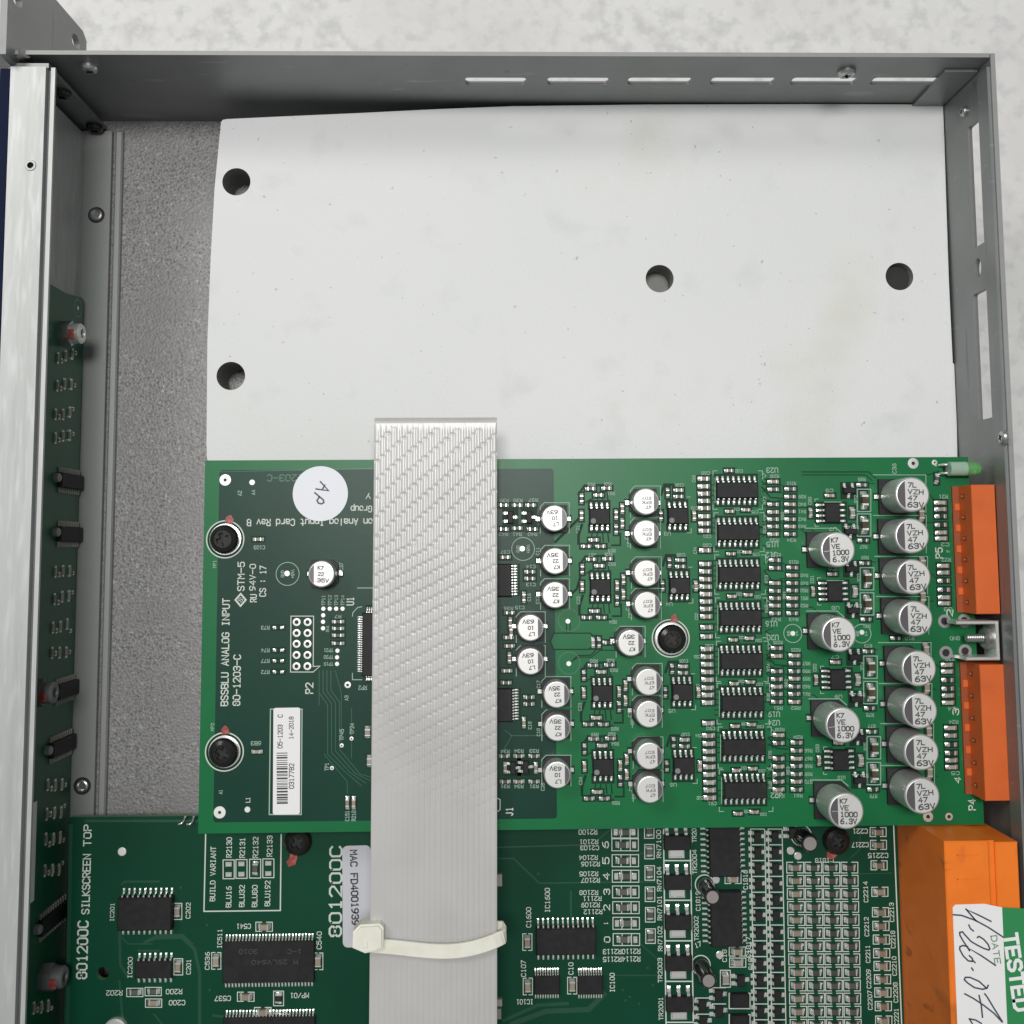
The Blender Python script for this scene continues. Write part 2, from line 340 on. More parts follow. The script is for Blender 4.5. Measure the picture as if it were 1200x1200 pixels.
# side wall with its six ventilation slots
slots = []
for x0, x1 in ((545, 616), (642, 712), (737, 808), (835, 905), (930, 1000), (1025, 1096)):
    a = atY(x0, 91, YW); b = atY(x1, 99.5, YW); slots.append(rrect(a.x, b.z, b.x, a.z, min(.9, (a.z - b.z) / 2.1), 4))
YF = 110.6
na, nb = atY(89, 141, YW), atY(103, 148, YW); slots.append([(na.x, .15), (nb.x, .15), (nb.x, na.z), (na.x, na.z)])
m = MB(); plate(m, [(XP - 6, -1.2), (XR - .2, -1.2), (XR - .2, ZT), (XP - 6, ZT)], slots, lambda u, v, w: (u, YW + 1.0 * (1 - w), v), 'steel', side='steel_edge')
side = apart('side_wall', m, chassis, 'grey side wall with six narrow slots')
m = MB(); a = atY(1083, 113, YW - .7); b = atY(1107, 84, YW - .7)
plate(m, [(min(a.x, b.x), 1), (XR - .3, 1), (XR - .3, b.z), (min(a.x, b.x), b.z)], [], lambda u, v, w: (u, YW - .05 - .7 * w, v), 'steel')
apart('corner_tab', m, chassis)
# rear panel with connector cut-outs
def zy(x, y, X=XR): p = atX(x, y, X); return (p.y, p.z)
wins = []
for q in (((1140, 292), (1134, 150), (1150, 137), (1155.5, 276)), ((1147, 493), (1140, 346), (1157, 337), (1165, 487))):
    pts = [zy(*p) for p in q]; ys = [p[0] for p in pts]; zs = [p[1] for p in pts]
    wins.append(rrect(min(ys), sum(sorted(zs)[:2]) / 2, max(ys), sum(sorted(zs)[2:]) / 2, .5, 2))
oc = zy(1146, 314); wins.append(circle(oc[0], oc[1], 1.6, 20, 2.4))
m = MB(); plate(m, [(YB, -1.2), (YW + 1.0, -1.2), (YW + 1.0, ZT), (YB, ZT)], wins, lambda u, v, w: (XR + 1.1 * (1 - w), u, v), 'steel', side='steel_edge')
# plate() keeps the loop turning in (u,v); (y,z) seen along +x is turned, so mirror the faces
m.f = [tuple(reversed(f)) for f in m.f]
rear = apart('rear_panel', m, chassis, 'grey rear panel with long rectangular cut-outs')
m = MB(); zs_ = atX(1153, 200, XR).z
m.box((XR - .36, (YB + YW - 2) / 2, zs_), (.7, YW - 2 - YB, ZT - .6 - zs_), 'steel')
apart('rear_stiffener', m, chassis)
def screw_head(r, h, mname='bolt', recess=True):
    def mk():
        m = MB(); m.lathe([(0, 0), (r, 0), (r, h * .45), (r * .86, h * .8), (r * .6, h)], mname, 24)
        c = r * .16; l = r * .46; R = r * .6; a0 = math.asin(c / R)
        for k in range(4):
            A = Matrix.Rotation(PI / 2 * k, 2)
            arc = lambda t0, t1, n: [(R * math.cos(t0 + (t1 - t0) * i / n), R * math.sin(t0 + (t1 - t0) * i / n)) for i in range(n + 1)]
            for poly in ([(l, c)] + arc(a0, PI / 2 - a0, 6) + [(c, l), (c, c)], [(l, -c)] + arc(-a0, a0, 3) + [(l, c)]):
                m.add([(*(A @ Vector(p)), h) for p in poly], [tuple(range(len(poly)))], mname)
            w = [(c, c), (l, c), (l, -c), (c, -c)]
            for p, q in ((0, 1), (1, 2), (2, 3)): m.add([(*(A @ Vector(w[p])), h), (*(A @ Vector(w[q])), h), (*(A @ Vector(w[q])), h * .5), (*(A @ Vector(w[p])), h * .5)], [(0, 1, 2, 3)], mname)
            m.add([(*(A @ Vector(p)), h * .5) for p in ((0, 0), (c, -c), (l, -c), (l, c), (c, c))], [(0, 1, 2, 3, 4)], 'dark')
        return m.mesh('screw')
    return cached(('screw', r, h, mname), mk)
def bolt_on(name, parent, loc, direction, r, h, mname='bolt', rot=25):
    o = part(name, screw_head(r, h, mname), parent, loc)
    o.rotation_euler = (Matrix.Rotation(0, 3, 'Z') @ Vector(direction).to_track_quat('Z', 'Y').to_matrix() @ Matrix.Rotation(R_(rot), 3, 'Z')).to_euler()
    return o
bolt_on('screw', chassis, atY(992, 83, YW), (0, -1, 0), 2.2, 1.4)
bolt_on('screw', chassis, atY(105, 77, YW), (0, -1, 0), 2.0, 1.6)
bolt_on('screw', chassis, atX(1131, 131, XR), (-1, 0, 0), 1.3, 1.0)
bolt_on('screw', chassis, atX(1178, 513, XR - .7), (-1, 0, 0), 1.7, 1.2)
# front sub-panel, its folded end and floor flange
XF0 = at(127.5, 300, 1.4).x; XL0 = at(131.5, 300, 1.6).x; XL1 = at(140, 300, 1.6).x
YF = 110.6
m = MB(); m.box((XP - .6, (YB + YF) / 2, 0), (1.2, YF - YB, ZT - 1), 'steel_dark'); apart('front_subpanel', m, chassis, 'dark grey inner front panel')
m = MB(); xe = at(126, 141, 0).x; fa, fb = atY(91, 143, YF), atY(101, 151.5, YF)
plate(m, [(XP, 0), (xe, 0), (xe, ZT - 1), (XP, ZT - 1)], [[(fa.x, max(.15, fb.z)), (fb.x, max(.15, fb.z)), (fb.x, fa.z), (fa.x, fa.z)]], lambda u, v, w: (u, YF + 1.1 * (1 - w), v), 'steel'); apart('folded_end', m, chassis)
yF2 = at(95, 153, 1.4).y; yF1 = at(95, 957, 1.4).y - 6
m = MB(); m.box(((XP + XF0) / 2, (yF2 + YB) / 2, 0), (XF0 - XP, yF2 - YB, 1.4), 'flange', ch=.12); apart('floor_flange', m, chassis, 'smooth grey flange along the floor')
yL = at(136, 153, 1.6).y
m = MB(); m.box(((XL0 + XL1) / 2, (yL + YB) / 2, 0), (XL1 - XL0, yL - YB, 1.6), 'flange', ch=.35); apart('floor_lip', m, chassis)
for x, y in ((113, 252), (96.5, 921)):
    p = at(x, y, 1.4); m = MB(); m.lathe([(2.15, 0, 'dark'), (2.15, .1), (1.7, .1)], 'dark', 24); m.lathe([(1.75, .02), (1.55, .6), (1.2, .75), (.8, .3), (0, .25)], 'bolt', 24)
    part('screw', m.mesh('floor_screw'), chassis, p)
for x, y in ((73, 107), (111, 147)):
    bolt_on('screw', chassis, atY(x, y, YF), (0, -1, 0), 2.1, 1.6, 'black_screw')
# aluminium front rail and blue face, rack ear
zR = 37.6
XA0 = at(4.5, 300, zR).x; XA1 = at(46.5, 300, zR).x; XA2 = at(52.5, 300, zR - .8).x; XA3 = at(57.5, 300, zR - .8).x
yA = at(40, 78, zR).y
hole = at(36, 194, zR)
m = MB(); plate(m, [(XA0, YB), (XA1, YB), (XA1, yA), (XA0, yA)], [circle(hole.x, hole.y, .75, 16)], lambda u, v, w: (u, v, zR - 1.6 + 1.6 * w), 'aluminium', hole_side='dark')
m.box(((XA0 + XA1) / 2 + 1, (YB + yA) / 2, 33.5), (XA1 - XA0 - 3, yA - YB - 1, 2.2), 'aluminium')
m.box(((XA2 + XA3) / 2, (YB + yA) / 2 + .2, zR - 1.7), (XA3 - XA2, yA - YB, .8), 'aluminium')
m.box(((XA1 + XA2) / 2 - 1.0, (YB + yA) / 2, zR - 2.6), (XA2 - XA1 + 2.4, yA - YB - .4, .9), 'steel_dark')
m.box((XA0 + 1.6, (YB + yA) / 2, 0), (1.8, yA - YB - 2, 35.9), 'aluminium')
rail = apart('front_rail', m, chassis, 'bright brushed aluminium rail along the front edge')
m = MB(); m.lathe([(.75, 0), (1.3, 0), (1.15, .22), (.75, .22)], 'aluminium', 18); sub('rivet_rim', m.mesh('rivet_rim'), rail, hole - WL[rail])
m = MB(); m.box((XA0 - 1.5, (YB + yA) / 2, -4), (2.8, yA - YB, 41), 'blue_paint', ch=.4); apart('front_face', m, chassis, 'dark blue front face, seen edge on')
XE = at(100, 40, -2).x
def ze(x, y): p = atX(x, y, XE); return (p.y, p.z)
ear_y0 = YW - 2.0
cA = ze(66, 0); cB = ze(99, 42)
ear = [(ear_y0, 9), (YW + 9, 9), (YW + 9, -3), (cB[0] - .8, -3.0), (cB[0] + .8, cB[1] + 1.0), cA, (cA[0] + 3, cA[1] + 5), (cA[0] + 3, 41), (ear_y0, 41)]
s1 = ze(89, 49); s2 = ze(20, 4)
m = MB(); plate(m, ear, [circle(s1[0], s1[1], 2.6, 20, 1.9), circle(s2[0] + 1.2, s2[1], 2.6, 20, 1.9)], lambda u, v, w: (XE - 1.6 + 1.6 * w, u, v), 'steel', side='steel_edge')
apart('rack_ear', m, chassis, 'grey rack mounting ear with chamfered corner and oval slot')
m = MB(); m.tube([(XA0 - .5, YW + .6, 31), (XA0 + 1.0, YW + .5, 35.5), (XA0 + 3.0, YW + .5, 36.6)], 1.2, 'steel_edge', 10); apart('bent_corner', m, chassis)

# ================================================================== foam block
ZFo = 12.0
foam = thing('foam_block', (30, 60, 0), 'white insulating foam sheet with four round holes on the case floor', 'foam sheet')
op = [(259, 143), (261, 140.5), (266, 139.5), (330, 136.5), (420, 132.5), (510, 128), (600, 124.5), (760, 122.5), (960, 122), (1098, 122.5), (1105, 124), (1106.5, 160), (1109, 240), (1112, 330), (1116.5, 425), (1120.5, 427), (1121.5, 500), (1123, 600), (247, 600), (246, 552), (242.5, 536), (242, 520), (243, 400), (247, 300), (251.5, 220)]
op = [tuple(at(x, y, ZFo)[:2]) for x, y in op]
op = [(min(x, XR - .15), min(y, YW - .1)) for x, y in op]
hl = []
for x, y in ((277, 213), (270.5, 440.5), (773, 326.5), (1054, 324)):
    p = at(x, y, ZFo); hl.append(circle(p.x, p.y, 3.55, 36))
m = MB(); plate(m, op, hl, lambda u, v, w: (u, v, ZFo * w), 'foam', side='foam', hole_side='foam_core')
apart('sheet', m, foam)
p = at(1054, 324, ZFo); m = MB(); m.lathe([(0, 0), (3.5, 0), (3.5, 9.6), (0, 9.6)], 'dark', 28); part('hole_fill', m.mesh('hole_fill'), foam, (p.x, p.y, 0), 0, 'added dark fill down in the hole near the rear panel')  # black fill added to make this hole look dark inside
p = at(773, 326.5, ZFo); m = MB(); m.lathe([(0, 0), (3.5, 0), (3.5, 4.6), (0, 4.6)], 'foam_core', 28); part('hole_fill', m.mesh('hole_fill2'), foam, (p.x, p.y, 0))  # grey fill added, raises the bottom of this hole

# ================================================================== component library
def smd_mesh(L, Wd, H, body, bf=.58):
    """chip part with solder fillets, long side along x"""
    def mk():
        m = MB(); b = L * bf; e = b * (.2 if bf < .6 else .14)
        m.box((0, 0, .03), (b - 2 * e, Wd * .92, H), body, ch=.05)
        for s in (-1, 1):
            m.box((s * (b / 2 - e / 2), 0, .03), (e, Wd, H + .03), 'tin', ch=.05)
            x0, x1 = s * b / 2, s * L / 2; w = Wd / 2 * 1.05
            vs = [(x0, -w, .02), (x1, -w, .02), (x1, w, .02), (x0, w, .02), (x0, -w * .9, H * .75), (x0 + (x1 - x0) * .55, -w * .85, H * .28), (x0 + (x1 - x0) * .55, w * .85, H * .28), (x0, w * .9, H * .75)]
            fs = [(4, 5, 6, 7), (5, 1, 2, 6), (0, 1, 5, 4), (3, 7, 6, 2)]
            if s < 0: fs = [f[::-1] for f in fs]
            m.add(vs, fs, 'solder', True)
        return m.mesh('chip')
    return cached(('smd', L, Wd, H, body, bf), mk)
def lead(m, x, y0, sgn, w, zs, reach, foot, mt='tin', axis='y', pad=True):
    """gull-wing lead leaving the body edge at y0 towards sgn"""
    t = .13
    prof = [(0, zs), (reach * .25, zs), (reach * .55, t), (reach, t)]
    def P(a, d, z): return (a, y0 + sgn * d, z) if axis == 'y' else (y0 + sgn * d, a, z)
    for (d0, z0), (d1, z1) in zip(prof[:-1], prof[1:]):
        vs = [P(x - w / 2, d0, z0), P(x + w / 2, d0, z0), P(x + w / 2, d1, z1), P(x - w / 2, d1, z1)]
        vs += [(a, b, max(c - t, .01)) for a, b, c in vs]
        m.add(vs, [(0, 1, 2, 3), (3, 2, 6, 7), (0, 3, 7, 4), (1, 5, 6, 2)], mt)
    if pad:
        a0, a1 = reach * .42, reach + foot
        vs = [P(x - w * .62, a0, .015), P(x + w * .62, a0, .015), P(x + w * .62, a1, .015), P(x - w * .62, a1, .015), P(x - w * .4, a0 + .1, .12), P(x + w * .4, a0 + .1, .12), P(x + w * .4, reach + .02, .15), P(x - w * .4, reach + .02, .15)]
        m.add(vs, [(4, 5, 6, 7), (7, 6, 2, 3), (0, 4, 7, 3), (5, 1, 2, 6), (0, 1, 5, 4)], 'solder')
def fix(me):
    import bmesh
    bm = bmesh.new(); bm.from_mesh(me); bmesh.ops.recalc_face_normals(bm, faces=bm.faces); bm.to_mesh(me); bm.free(); return me
def ic_meshes(bw, bh, H, n, pitch, lw, reach, foot, dot=None, notch=False, sides=2):
    """body bw x bh with n leads on each long side (along x)"""
    def body():
        m = MB(); m.box((0, 0, .12), (bw, bh, H - .12), 'epoxy', ch=min(.25, H * .16))
        if dot: m.disc((dot[0], dot[1], H + .012), dot[2], dot[3], 16)
        return m.mesh('chip_body')
    def leads():
        m = MB(); z = H * .55
        for i in range(n):
            x = (i - (n - 1) / 2) * pitch
            lead(m, x, bh / 2 - .02, 1, lw, z, reach, foot); lead(m, x, -bh / 2 + .02, -1, lw, z, reach, foot)
            if sides == 4: lead(m, x, bw / 2 - .02, 1, lw, z, reach, foot, axis='x'); lead(m, x, -bw / 2 + .02, -1, lw, z, reach, foot, axis='x')
        return fix(m.mesh('chip_leads'))
    k = (bw, bh, H, n, pitch, lw, reach, foot, dot, sides)
    return cached(('icb',) + k, body), cached(('icl',) + k, leads)
CN = [0]
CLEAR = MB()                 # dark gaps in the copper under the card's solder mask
def ic(parent, x, y, zb, spec, rot=0, clear=None, label=None, px_z=None):
    b, l = ic_meshes(**spec); p = at(x, y, zb + (spec['H'] if px_z is None else px_z)); p.z = zb
    o = part('integrated_circuit', b, parent, p, rot, label); sub('leads', l, o)
    if clear is not None:
        for s in (-1, 1):
            d = spec['bh'] / 2 + spec['reach'] * .75
            c = (p.x, p.y + s * d, zb + .0385) if rot % 180 == 0 else (p.x + s * d, p.y, zb + .0385)
            w, h = spec['n'] * spec['pitch'] + .3, spec['reach'] + spec['foot'] + .8
            CLEAR.rect(c, *((w, h) if rot % 180 == 0 else (h, w)), 'mask_clear')
    return o
def smd(parent, x, y, zb, L=2.7, Wd=.8, H=.45, body='res_black', rot=0, clear=True, name=None):
    p = at(x, y, zb + .25); p.z = zb
    o = part(name or ('chip_capacitor' if body.startswith('cap') else 'chip_resistor'), smd_mesh(L, Wd, H, body, .58 if zb > 20 else .70), parent, p, rot + random.uniform(-1.5, 1.5))
    if clear and zb > 20:
        a, b = (L + .8, Wd + .8) if rot % 180 == 0 else (Wd + .8, L + .8)
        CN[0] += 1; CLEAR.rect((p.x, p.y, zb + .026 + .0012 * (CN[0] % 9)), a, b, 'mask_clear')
    return o
def sot23(parent, x, y, zb, rot=0, Lb=2.9, Wb=1.35):
    def mk():
        m = MB(); m.box((0, 0, .1), (Lb, Wb, .95), 'epoxy', ch=.15); return m.mesh('sot_body')
    def ml():
        m = MB()
        for xx, s in ((-Lb * .33, 1), (Lb * .33, 1), (0, -1)): lead(m, xx, s * (Wb / 2 - .02), s, .55 if Wb < 1.5 else .8, .5, .8, .45)
        return fix(m.mesh('sot_leads'))
    p = at(x, y, zb + .5); p.z = zb
    o = part('transistor', cached(('sotb', Lb, Wb), mk), parent, p, rot); sub('leads', cached(('sotl', Lb, Wb), ml), o)
    if zb > 20: CLEAR.rect((p.x, p.y, zb + .0405), 3.9, 4.1, 'mask_clear')
    return o
def vchip(parent, x, y, zb, D, H, lines, rot, mark_frac, label=None, bright=False):
    """surface-mount electrolytic: x,y is the centre of its top disc in the photo"""
    r = D / 2; b = D / 2 + .15
    def base():
        m = MB(); ch = b * .42
        m.prism([(-b, -b), (b - ch, -b), (b, -b + ch), (b, b - ch), (b - ch, b), (-b, b)], .05, 1.0, 'cap_base')
        m.prism(circle(0, 0, r * .96, 24), 1.0, 1.25, 'cap_base'); return m.mesh('cap_base')
    def can():
        m = MB(); m.lathe([(r * .90, 1.0), (r * .985, 1.3), (r, 1.7), (r, H - .55), (r * .985, H - .25), (r * .93, H - .03), (r * .89, H, 'can_top'), (0, H)], 'can', 36); return m.mesh('cap_can')
    def tabs():
        m = MB()
        for s in (-1, 1):
            m.box((s * (b + .35), 0, .01), (1.1, .95, .16), 'solder', ch=.05)
        return m.mesh('cap_tab')
    def segm():
        m = MB(); R = r * .885; x0 = R * (1 - 2 * mark_frac); a = math.acos(max(-1, min(1, x0 / R)))
        m.add([(R * math.cos(-a + 2 * a * k / 16), R * math.sin(-a + 2 * a * k / 16), H + .012) for k in range(17)], [tuple(range(17))], 'can_mark'); return m.mesh('cap_mark')
    def prin():
        m = MB(); n = len(lines)
        for i, (t, lx, hy, ox, oy) in enumerate(lines): text(m, t, (ox * r, oy * r, H + .014), lx * r, hy * r, 0, 'ink' if not bright else 'ink_soft', hy * r * .20)
        return m.mesh('cap_print')
    k = (D, H, lines, mark_frac)
    p = at(x, y, zb + H); p.z = zb
    o = part('electrolytic_capacitor', cached(('can', D, H), can), parent, p, 0, label)
    # rot 0: the dark segment lies to -x and print is upright; rot 180: the other way up
    sub('base', cached(('cbase', D), base), o, rot=0 if rot == 0 else 180)
    sub('solder_tab', cached(('ctab', D), tabs), o)
    sub('polarity_mark', cached(('cseg',) + k, segm), o, rot=rot + 180)
    sub('printed_value', cached(('cprin',) + k, prin), o, rot=rot + random.uniform(-4, 4))
    if H > 8 and D == 8.0 and '1000' in str(lines):
        def sc():
            m = MB(); m.line([(-r * .8, 0, H + .018), (r * .85, 0, H + .018)], .10, 'tin'); m.line([(0, 0, H + .018), (r * .45, r * .72, H + .018)], .08, 'tin'); return m.mesh('vent_score')
        sub('vent_score', cached(('score', D), sc), o, rot=random.choice((0, 8, -12, 60)))
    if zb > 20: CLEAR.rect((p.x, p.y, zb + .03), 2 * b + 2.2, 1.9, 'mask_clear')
    return o

# ================================================================== the upper card
ZC = 24.0
cTL, cTR, cBR, cBL = at(240, 538.5, ZC), at(1130, 536.5, ZC), at(1156, 966, ZC), at(232.5, 977, ZC)
CX0 = (cTL.x + cBL.x) / 2; CX1 = (cTR.x + cBR.x) / 2 + .2; CY1 = (cTL.y + cTR.y) / 2; CY0 = (cBL.y + cBR.y) / 2
card = thing('analog_input_card', (0, -20, ZC - 1.6), 'bright green analog input card with rows of round silver capacitors above the main board', 'circuit board')
scr_px = [(264, 632), (263, 881), (786, 748)]
m = MB(); holes = [circle(at(x, y, ZC).x, at(x, y, ZC).y, 1.7, 20) for x, y in scr_px]
m.prism([(CX0, CY0), (CX1, CY0), (CX1, CY1), (CX0, CY1)], ZC - 1.6, ZC, 'fr4', top='mask_pour', holes=holes, side='fr4')
apart('board', m, card)
zS = ZC + .025
# bare (darker) zone of the card
bz = [at(257, 552, zS), at(649, 548, zS), at(652.5, 960, zS), at(250, 963, zS)]
bx0 = (bz[0].x + bz[3].x) / 2; bx1 = (bz[1].x + bz[2].x) / 2; by1 = (bz[0].y + bz[1].y) / 2; by0 = (bz[2].y + bz[3].y) / 2
m = MB(); pts = rrect(bx0, by0, bx1, by1, .7, 3)
a1 = at(652, 722, zS); a2 = at(646, 746, zS); a3 = at(652, 762, zS)
m.prism(pts, ZC + .005, zS, 'mask_bare')
apart('bare_mask_area', m, card, 'darker green half of the card without copper')
TR = MB(); zT_ = zS + .02
def ptrace(pts, w=.25, mt='mask_trace', z=None): TR.line([at(x, y, z or zT_) for x, y in pts], w, mt)
# copper island reaching into the bare zone and its dark outline
pl = [(649, 742), (690, 742), (694, 746), (694, 757), (690, 761), (649, 761), (645, 752)]
TR.add([at(x, y, zT_) for x, y in pl][::-1], [tuple(range(len(pl)))], 'mask_pour')
ptrace([(649, 742), (692, 742), (697, 747)], .28, 'mask_clear', zT_ + .01); ptrace([(649, 761), (690, 761), (699, 752), (699, 744)], .28, 'mask_clear', zT_ + .01); ptrace([(649, 742), (645, 752), (649, 761)], .28, 'mask_clear', zT_ + .01)
ptrace([(664, 728), (664, 742)], .22, 'mask_clear'); ptrace([(668, 728), (668, 742)], .22, 'mask_clear')
ptrace([(672, 773), (677, 768), (692, 768), (700, 760)], .25, 'mask_clear'); ptrace([(670, 775), (678, 770), (693, 770), (703, 762), (720, 762)], .22, 'mask_clear')
ptrace([(651, 635), (668, 618), (682, 604)], .6, 'mask_clear'); ptrace([(660, 705), (676, 690), (681, 672)], .55, 'mask_clear')
ptrace([(940, 553), (1018, 553), (1026, 560)], .25, 'mask_clear'); ptrace([(940, 556.5), (1014, 556.5), (1022, 563)], .2, 'mask_clear')
ptrace([(1058, 556), (1090, 556), (1100, 552)], .2, 'mask_clear'); ptrace([(928, 610), (944, 625), (952, 640)], .2, 'mask_clear')
for i in range(4):                                       # trace bundle beside the ribbon
    dx = i * 4.6
    ptrace([(374 + dx, 786), (374 + dx, 812 - i), (384 + dx, 826 - i * 1.2), (384 + dx, 884 - i * 2), (404 + dx * 1.3, 904 + i), (424 + i * 5, 921 - i * 3)], .17)
ptrace([(380, 884), (407, 916), (407, 930)], .17); ptrace([(412, 830), (412, 888)], .17); ptrace([(374, 786), (374, 826)], .17); ptrace([(393, 786), (400, 812), (400, 870)], .15)
ptrace([(588, 882), (600, 862), (592, 856)], .18); ptrace([(598, 862), (640, 862)], .2); ptrace([(255, 553), (438, 549)], .12)
for gx, gy in ((703, 605), (704, 688), (706, 813), (707, 899.6)):   # routing inside the op-amp groups
    for k in range(4):
        xx = gx - 9 + 6.1 * k
        ptrace([(xx, gy - 20), (xx + (2 if k < 2 else -1), gy - 28)], .3, 'mask_clear'); ptrace([(xx, gy + 20), (xx + (-2 if k < 2 else 1), gy + 30)], .3, 'mask_clear')
    ptrace([(gx - 25, gy - 26), (gx - 18, gy - 36), (gx + 12, gy - 37)], .5, 'mask_clear'); ptrace([(gx - 25, gy + 32), (gx - 25, gy + 22), (gx - 21, gy + 10)], .6, 'mask_clear')
    ptrace([(gx - 10, gy + 28), (gx - 20, gy + 36), (gx + 12, gy + 38)], .4, 'mask_clear'); ptrace([(gx + 14, gy + 34), (gx + 24, gy + 34), (gx + 24, gy + 20)], .4, 'mask_clear')
    ptrace([(gx - 17, gy - 16), (gx - 11, gy - 20), (gx - 7, gy - 16)], .3, 'mask_clear')
for gx, gy in ((794.6, 604), (796.7, 686.7), (799.8, 811.6), (801.7, 898)):
    ptrace([(gx - 20, gy - 24), (gx - 16, gy - 36), (gx - 6, gy - 36), (gx - 2, gy - 28)], .6, 'mask_clear'); ptrace([(gx - 13, gy - 20), (gx - 9, gy - 15)], .4, 'mask_clear')
for k in range(4):
    yb = 583 + 98 * k; xb = 893 + 2.5 * k
    ptrace([(xb, yb - 12), (xb + 10, yb), (xb + 24, yb + 1)], .3, 'mask_clear'); ptrace([(xb - 2, yb + 35), (xb + 10, yb + 35)], .5, 'mask_clear'); ptrace([(xb - 2, yb + 43), (xb + 12, yb + 43)], .35, 'mask_clear')

rt = random.Random(11)
for i in range(8):
    yb = 574.3 + 50.3 * i; xb = 864.5 + 1.4 * i
    for k in range(7):
        y0 = yb - 18 + 6 * k
        if rt.random() < .75: ptrace([(xb - 34, y0), (xb - 29, y0), (xb - 26, y0 + rt.choice((-3, 3, 0)))], .22, 'mask_clear')
        if rt.random() < .7: ptrace([(xb + 28, y0 + rt.choice((-4, 4))), (xb + 33, y0), (xb + 37, y0)], .22, 'mask_clear')
for k in range(4):
    yb = 564.5 + [0, 92, 195, 297][k]; xb = 906 + 2.1 * k
    for j in range(7):
        ptrace([(xb + 6, yb + 4 + 8.8 * j), (xb + 10, yb + 4 + 8.8 * j), (xb + 14, yb + 8.8 * j + 6)], .2, 'mask_clear')
        ptrace([(xb - 8, yb + 1 + 8.8 * j), (xb - 12, yb + 3 + 8.8 * j)], .25, 'mask_clear')
    ptrace([(xb + 30, yb + 30), (xb + 40, yb + 30), (xb + 46, yb + 36)], .22, 'mask_clear'); ptrace([(xb + 30, yb + 55), (xb + 44, yb + 55), (xb + 52, yb + 62), (xb + 52, yb + 66)], .22, 'mask_clear')
    ptrace([(xb + 102, yb + 2), (xb + 118, yb + 2)], .2, 'mask_clear')
    ptrace([(xb + 172, yb + 16), (xb + 184, yb + 16), (xb + 190, yb + 22)], .2, 'mask_clear'); ptrace([(xb + 172, yb + 48), (xb + 186, yb + 48)], .2, 'mask_clear')
SOIC16 = dict(bw=9.9, bh=3.75, H=1.55, n=8, pitch=1.27, lw=.42, reach=1.15, foot=.5, dot=(4.2, .95, .3, 'dark'))
SOIC8 = dict(bw=4.9, bh=3.9, H=1.5, n=4, pitch=1.27, lw=.42, reach=1.1, foot=.4, dot=(-1.55, -1.05, .62, 'epoxy_mark'))
SOIC8B = dict(bw=4.75, bh=3.6, H=1.5, n=4, pitch=1.27, lw=.42, reach=1.2, foot=.55)
SSOP = dict(bw=7.6, bh=5.0, H=1.5, n=11, pitch=.66, lw=.30, reach=1.1, foot=.4)
QFP = dict(bw=14.5, bh=14.5, H=1.4, n=25, pitch=.52, lw=.24, reach=1.0, foot=.3, sides=4)
U16 = [(864.5, 574.3, 'U23', 905, 551), (866, 623.7, 'U15', 905, 638), (867.3, 673.3, 'U12', 904, 650), (868.6, 724, 'U16', 904, 731), (869.8, 775, 'U20', 905.5, 747), (871, 824.5, 'U19', 907, 837), (872.7, 876, 'U24', 907, 847), (874.3, 926.5, 'U22', 910, 932)]
SK = MB()                                                 # white silkscreen print of the card
for i, (x, y, t, tx, ty) in enumerate(U16):
    ic(card, x, y, ZC, SOIC16, 0, True)
    ptext(SK, t, tx, ty, 14, 6.5, 180, zT_ + .02, 'silk_dim')
    k = 1 + .012 * i; w, h = 29 * k, 22.5 * k
    for sx in (-1, 1):
        SK.line([at(x + sx * w, y - h + 5, zT_ + .02), at(x + sx * w, y - h, zT_ + .02), at(x + sx * (w - 5), y - h, zT_ + .02)], .16, 'silk_dim')
        SK.line([at(x + sx * w, y + h - 5, zT_ + .02), at(x + sx * w, y + h, zT_ + .02), at(x + sx * (w - 5), y + h, zT_ + .02)], .16, 'silk_dim')
    SK.line([at(x - 26.5 * k, y - 15, zT_ + .02), at(x - 26.5 * k, y + 15, zT_ + .02)], .14, 'silk_dim')
    SK.line([at(x + 29 * k, y - 20 * k, zT_ + .02), at(x + 33 * k, y - 17 * k, zT_ + .02), at(x + 29 * k, y - 13 * k, zT_ + .02)], .14, 'silk_dim', True)
    smd(card, x - 9, y + 25 * k, ZC, 2.2, .75, .45, 'cap_tan'); smd(card, x + 10, y + 23.2 * k, ZC, 2.2, .75, .45, 'cap_tan')
    ptext(SK, 'C%d' % (74 + 3 * i), x + 1 if i % 2 else x - 1, y + 22.4 * k, 7, 3.6, 180, zT_ + .02, 'silk_dim'); ptext(SK, 'C%d' % (75 + 3 * i), x + 20, y + 25.5 * k, 8, 3.6, 180, zT_ + .02, 'silk_dim')
smd(card, 854.5, 551.5, ZC, 2.2, .75, .45, 'cap_tan'); ptext(SK, 'C100', 866, 552, 9, 4, 180, zT_ + .02, 'silk_dim')
opa = [(703, 605.2), (704, 688.3), (706.2, 813), (707.3, 899.6)]
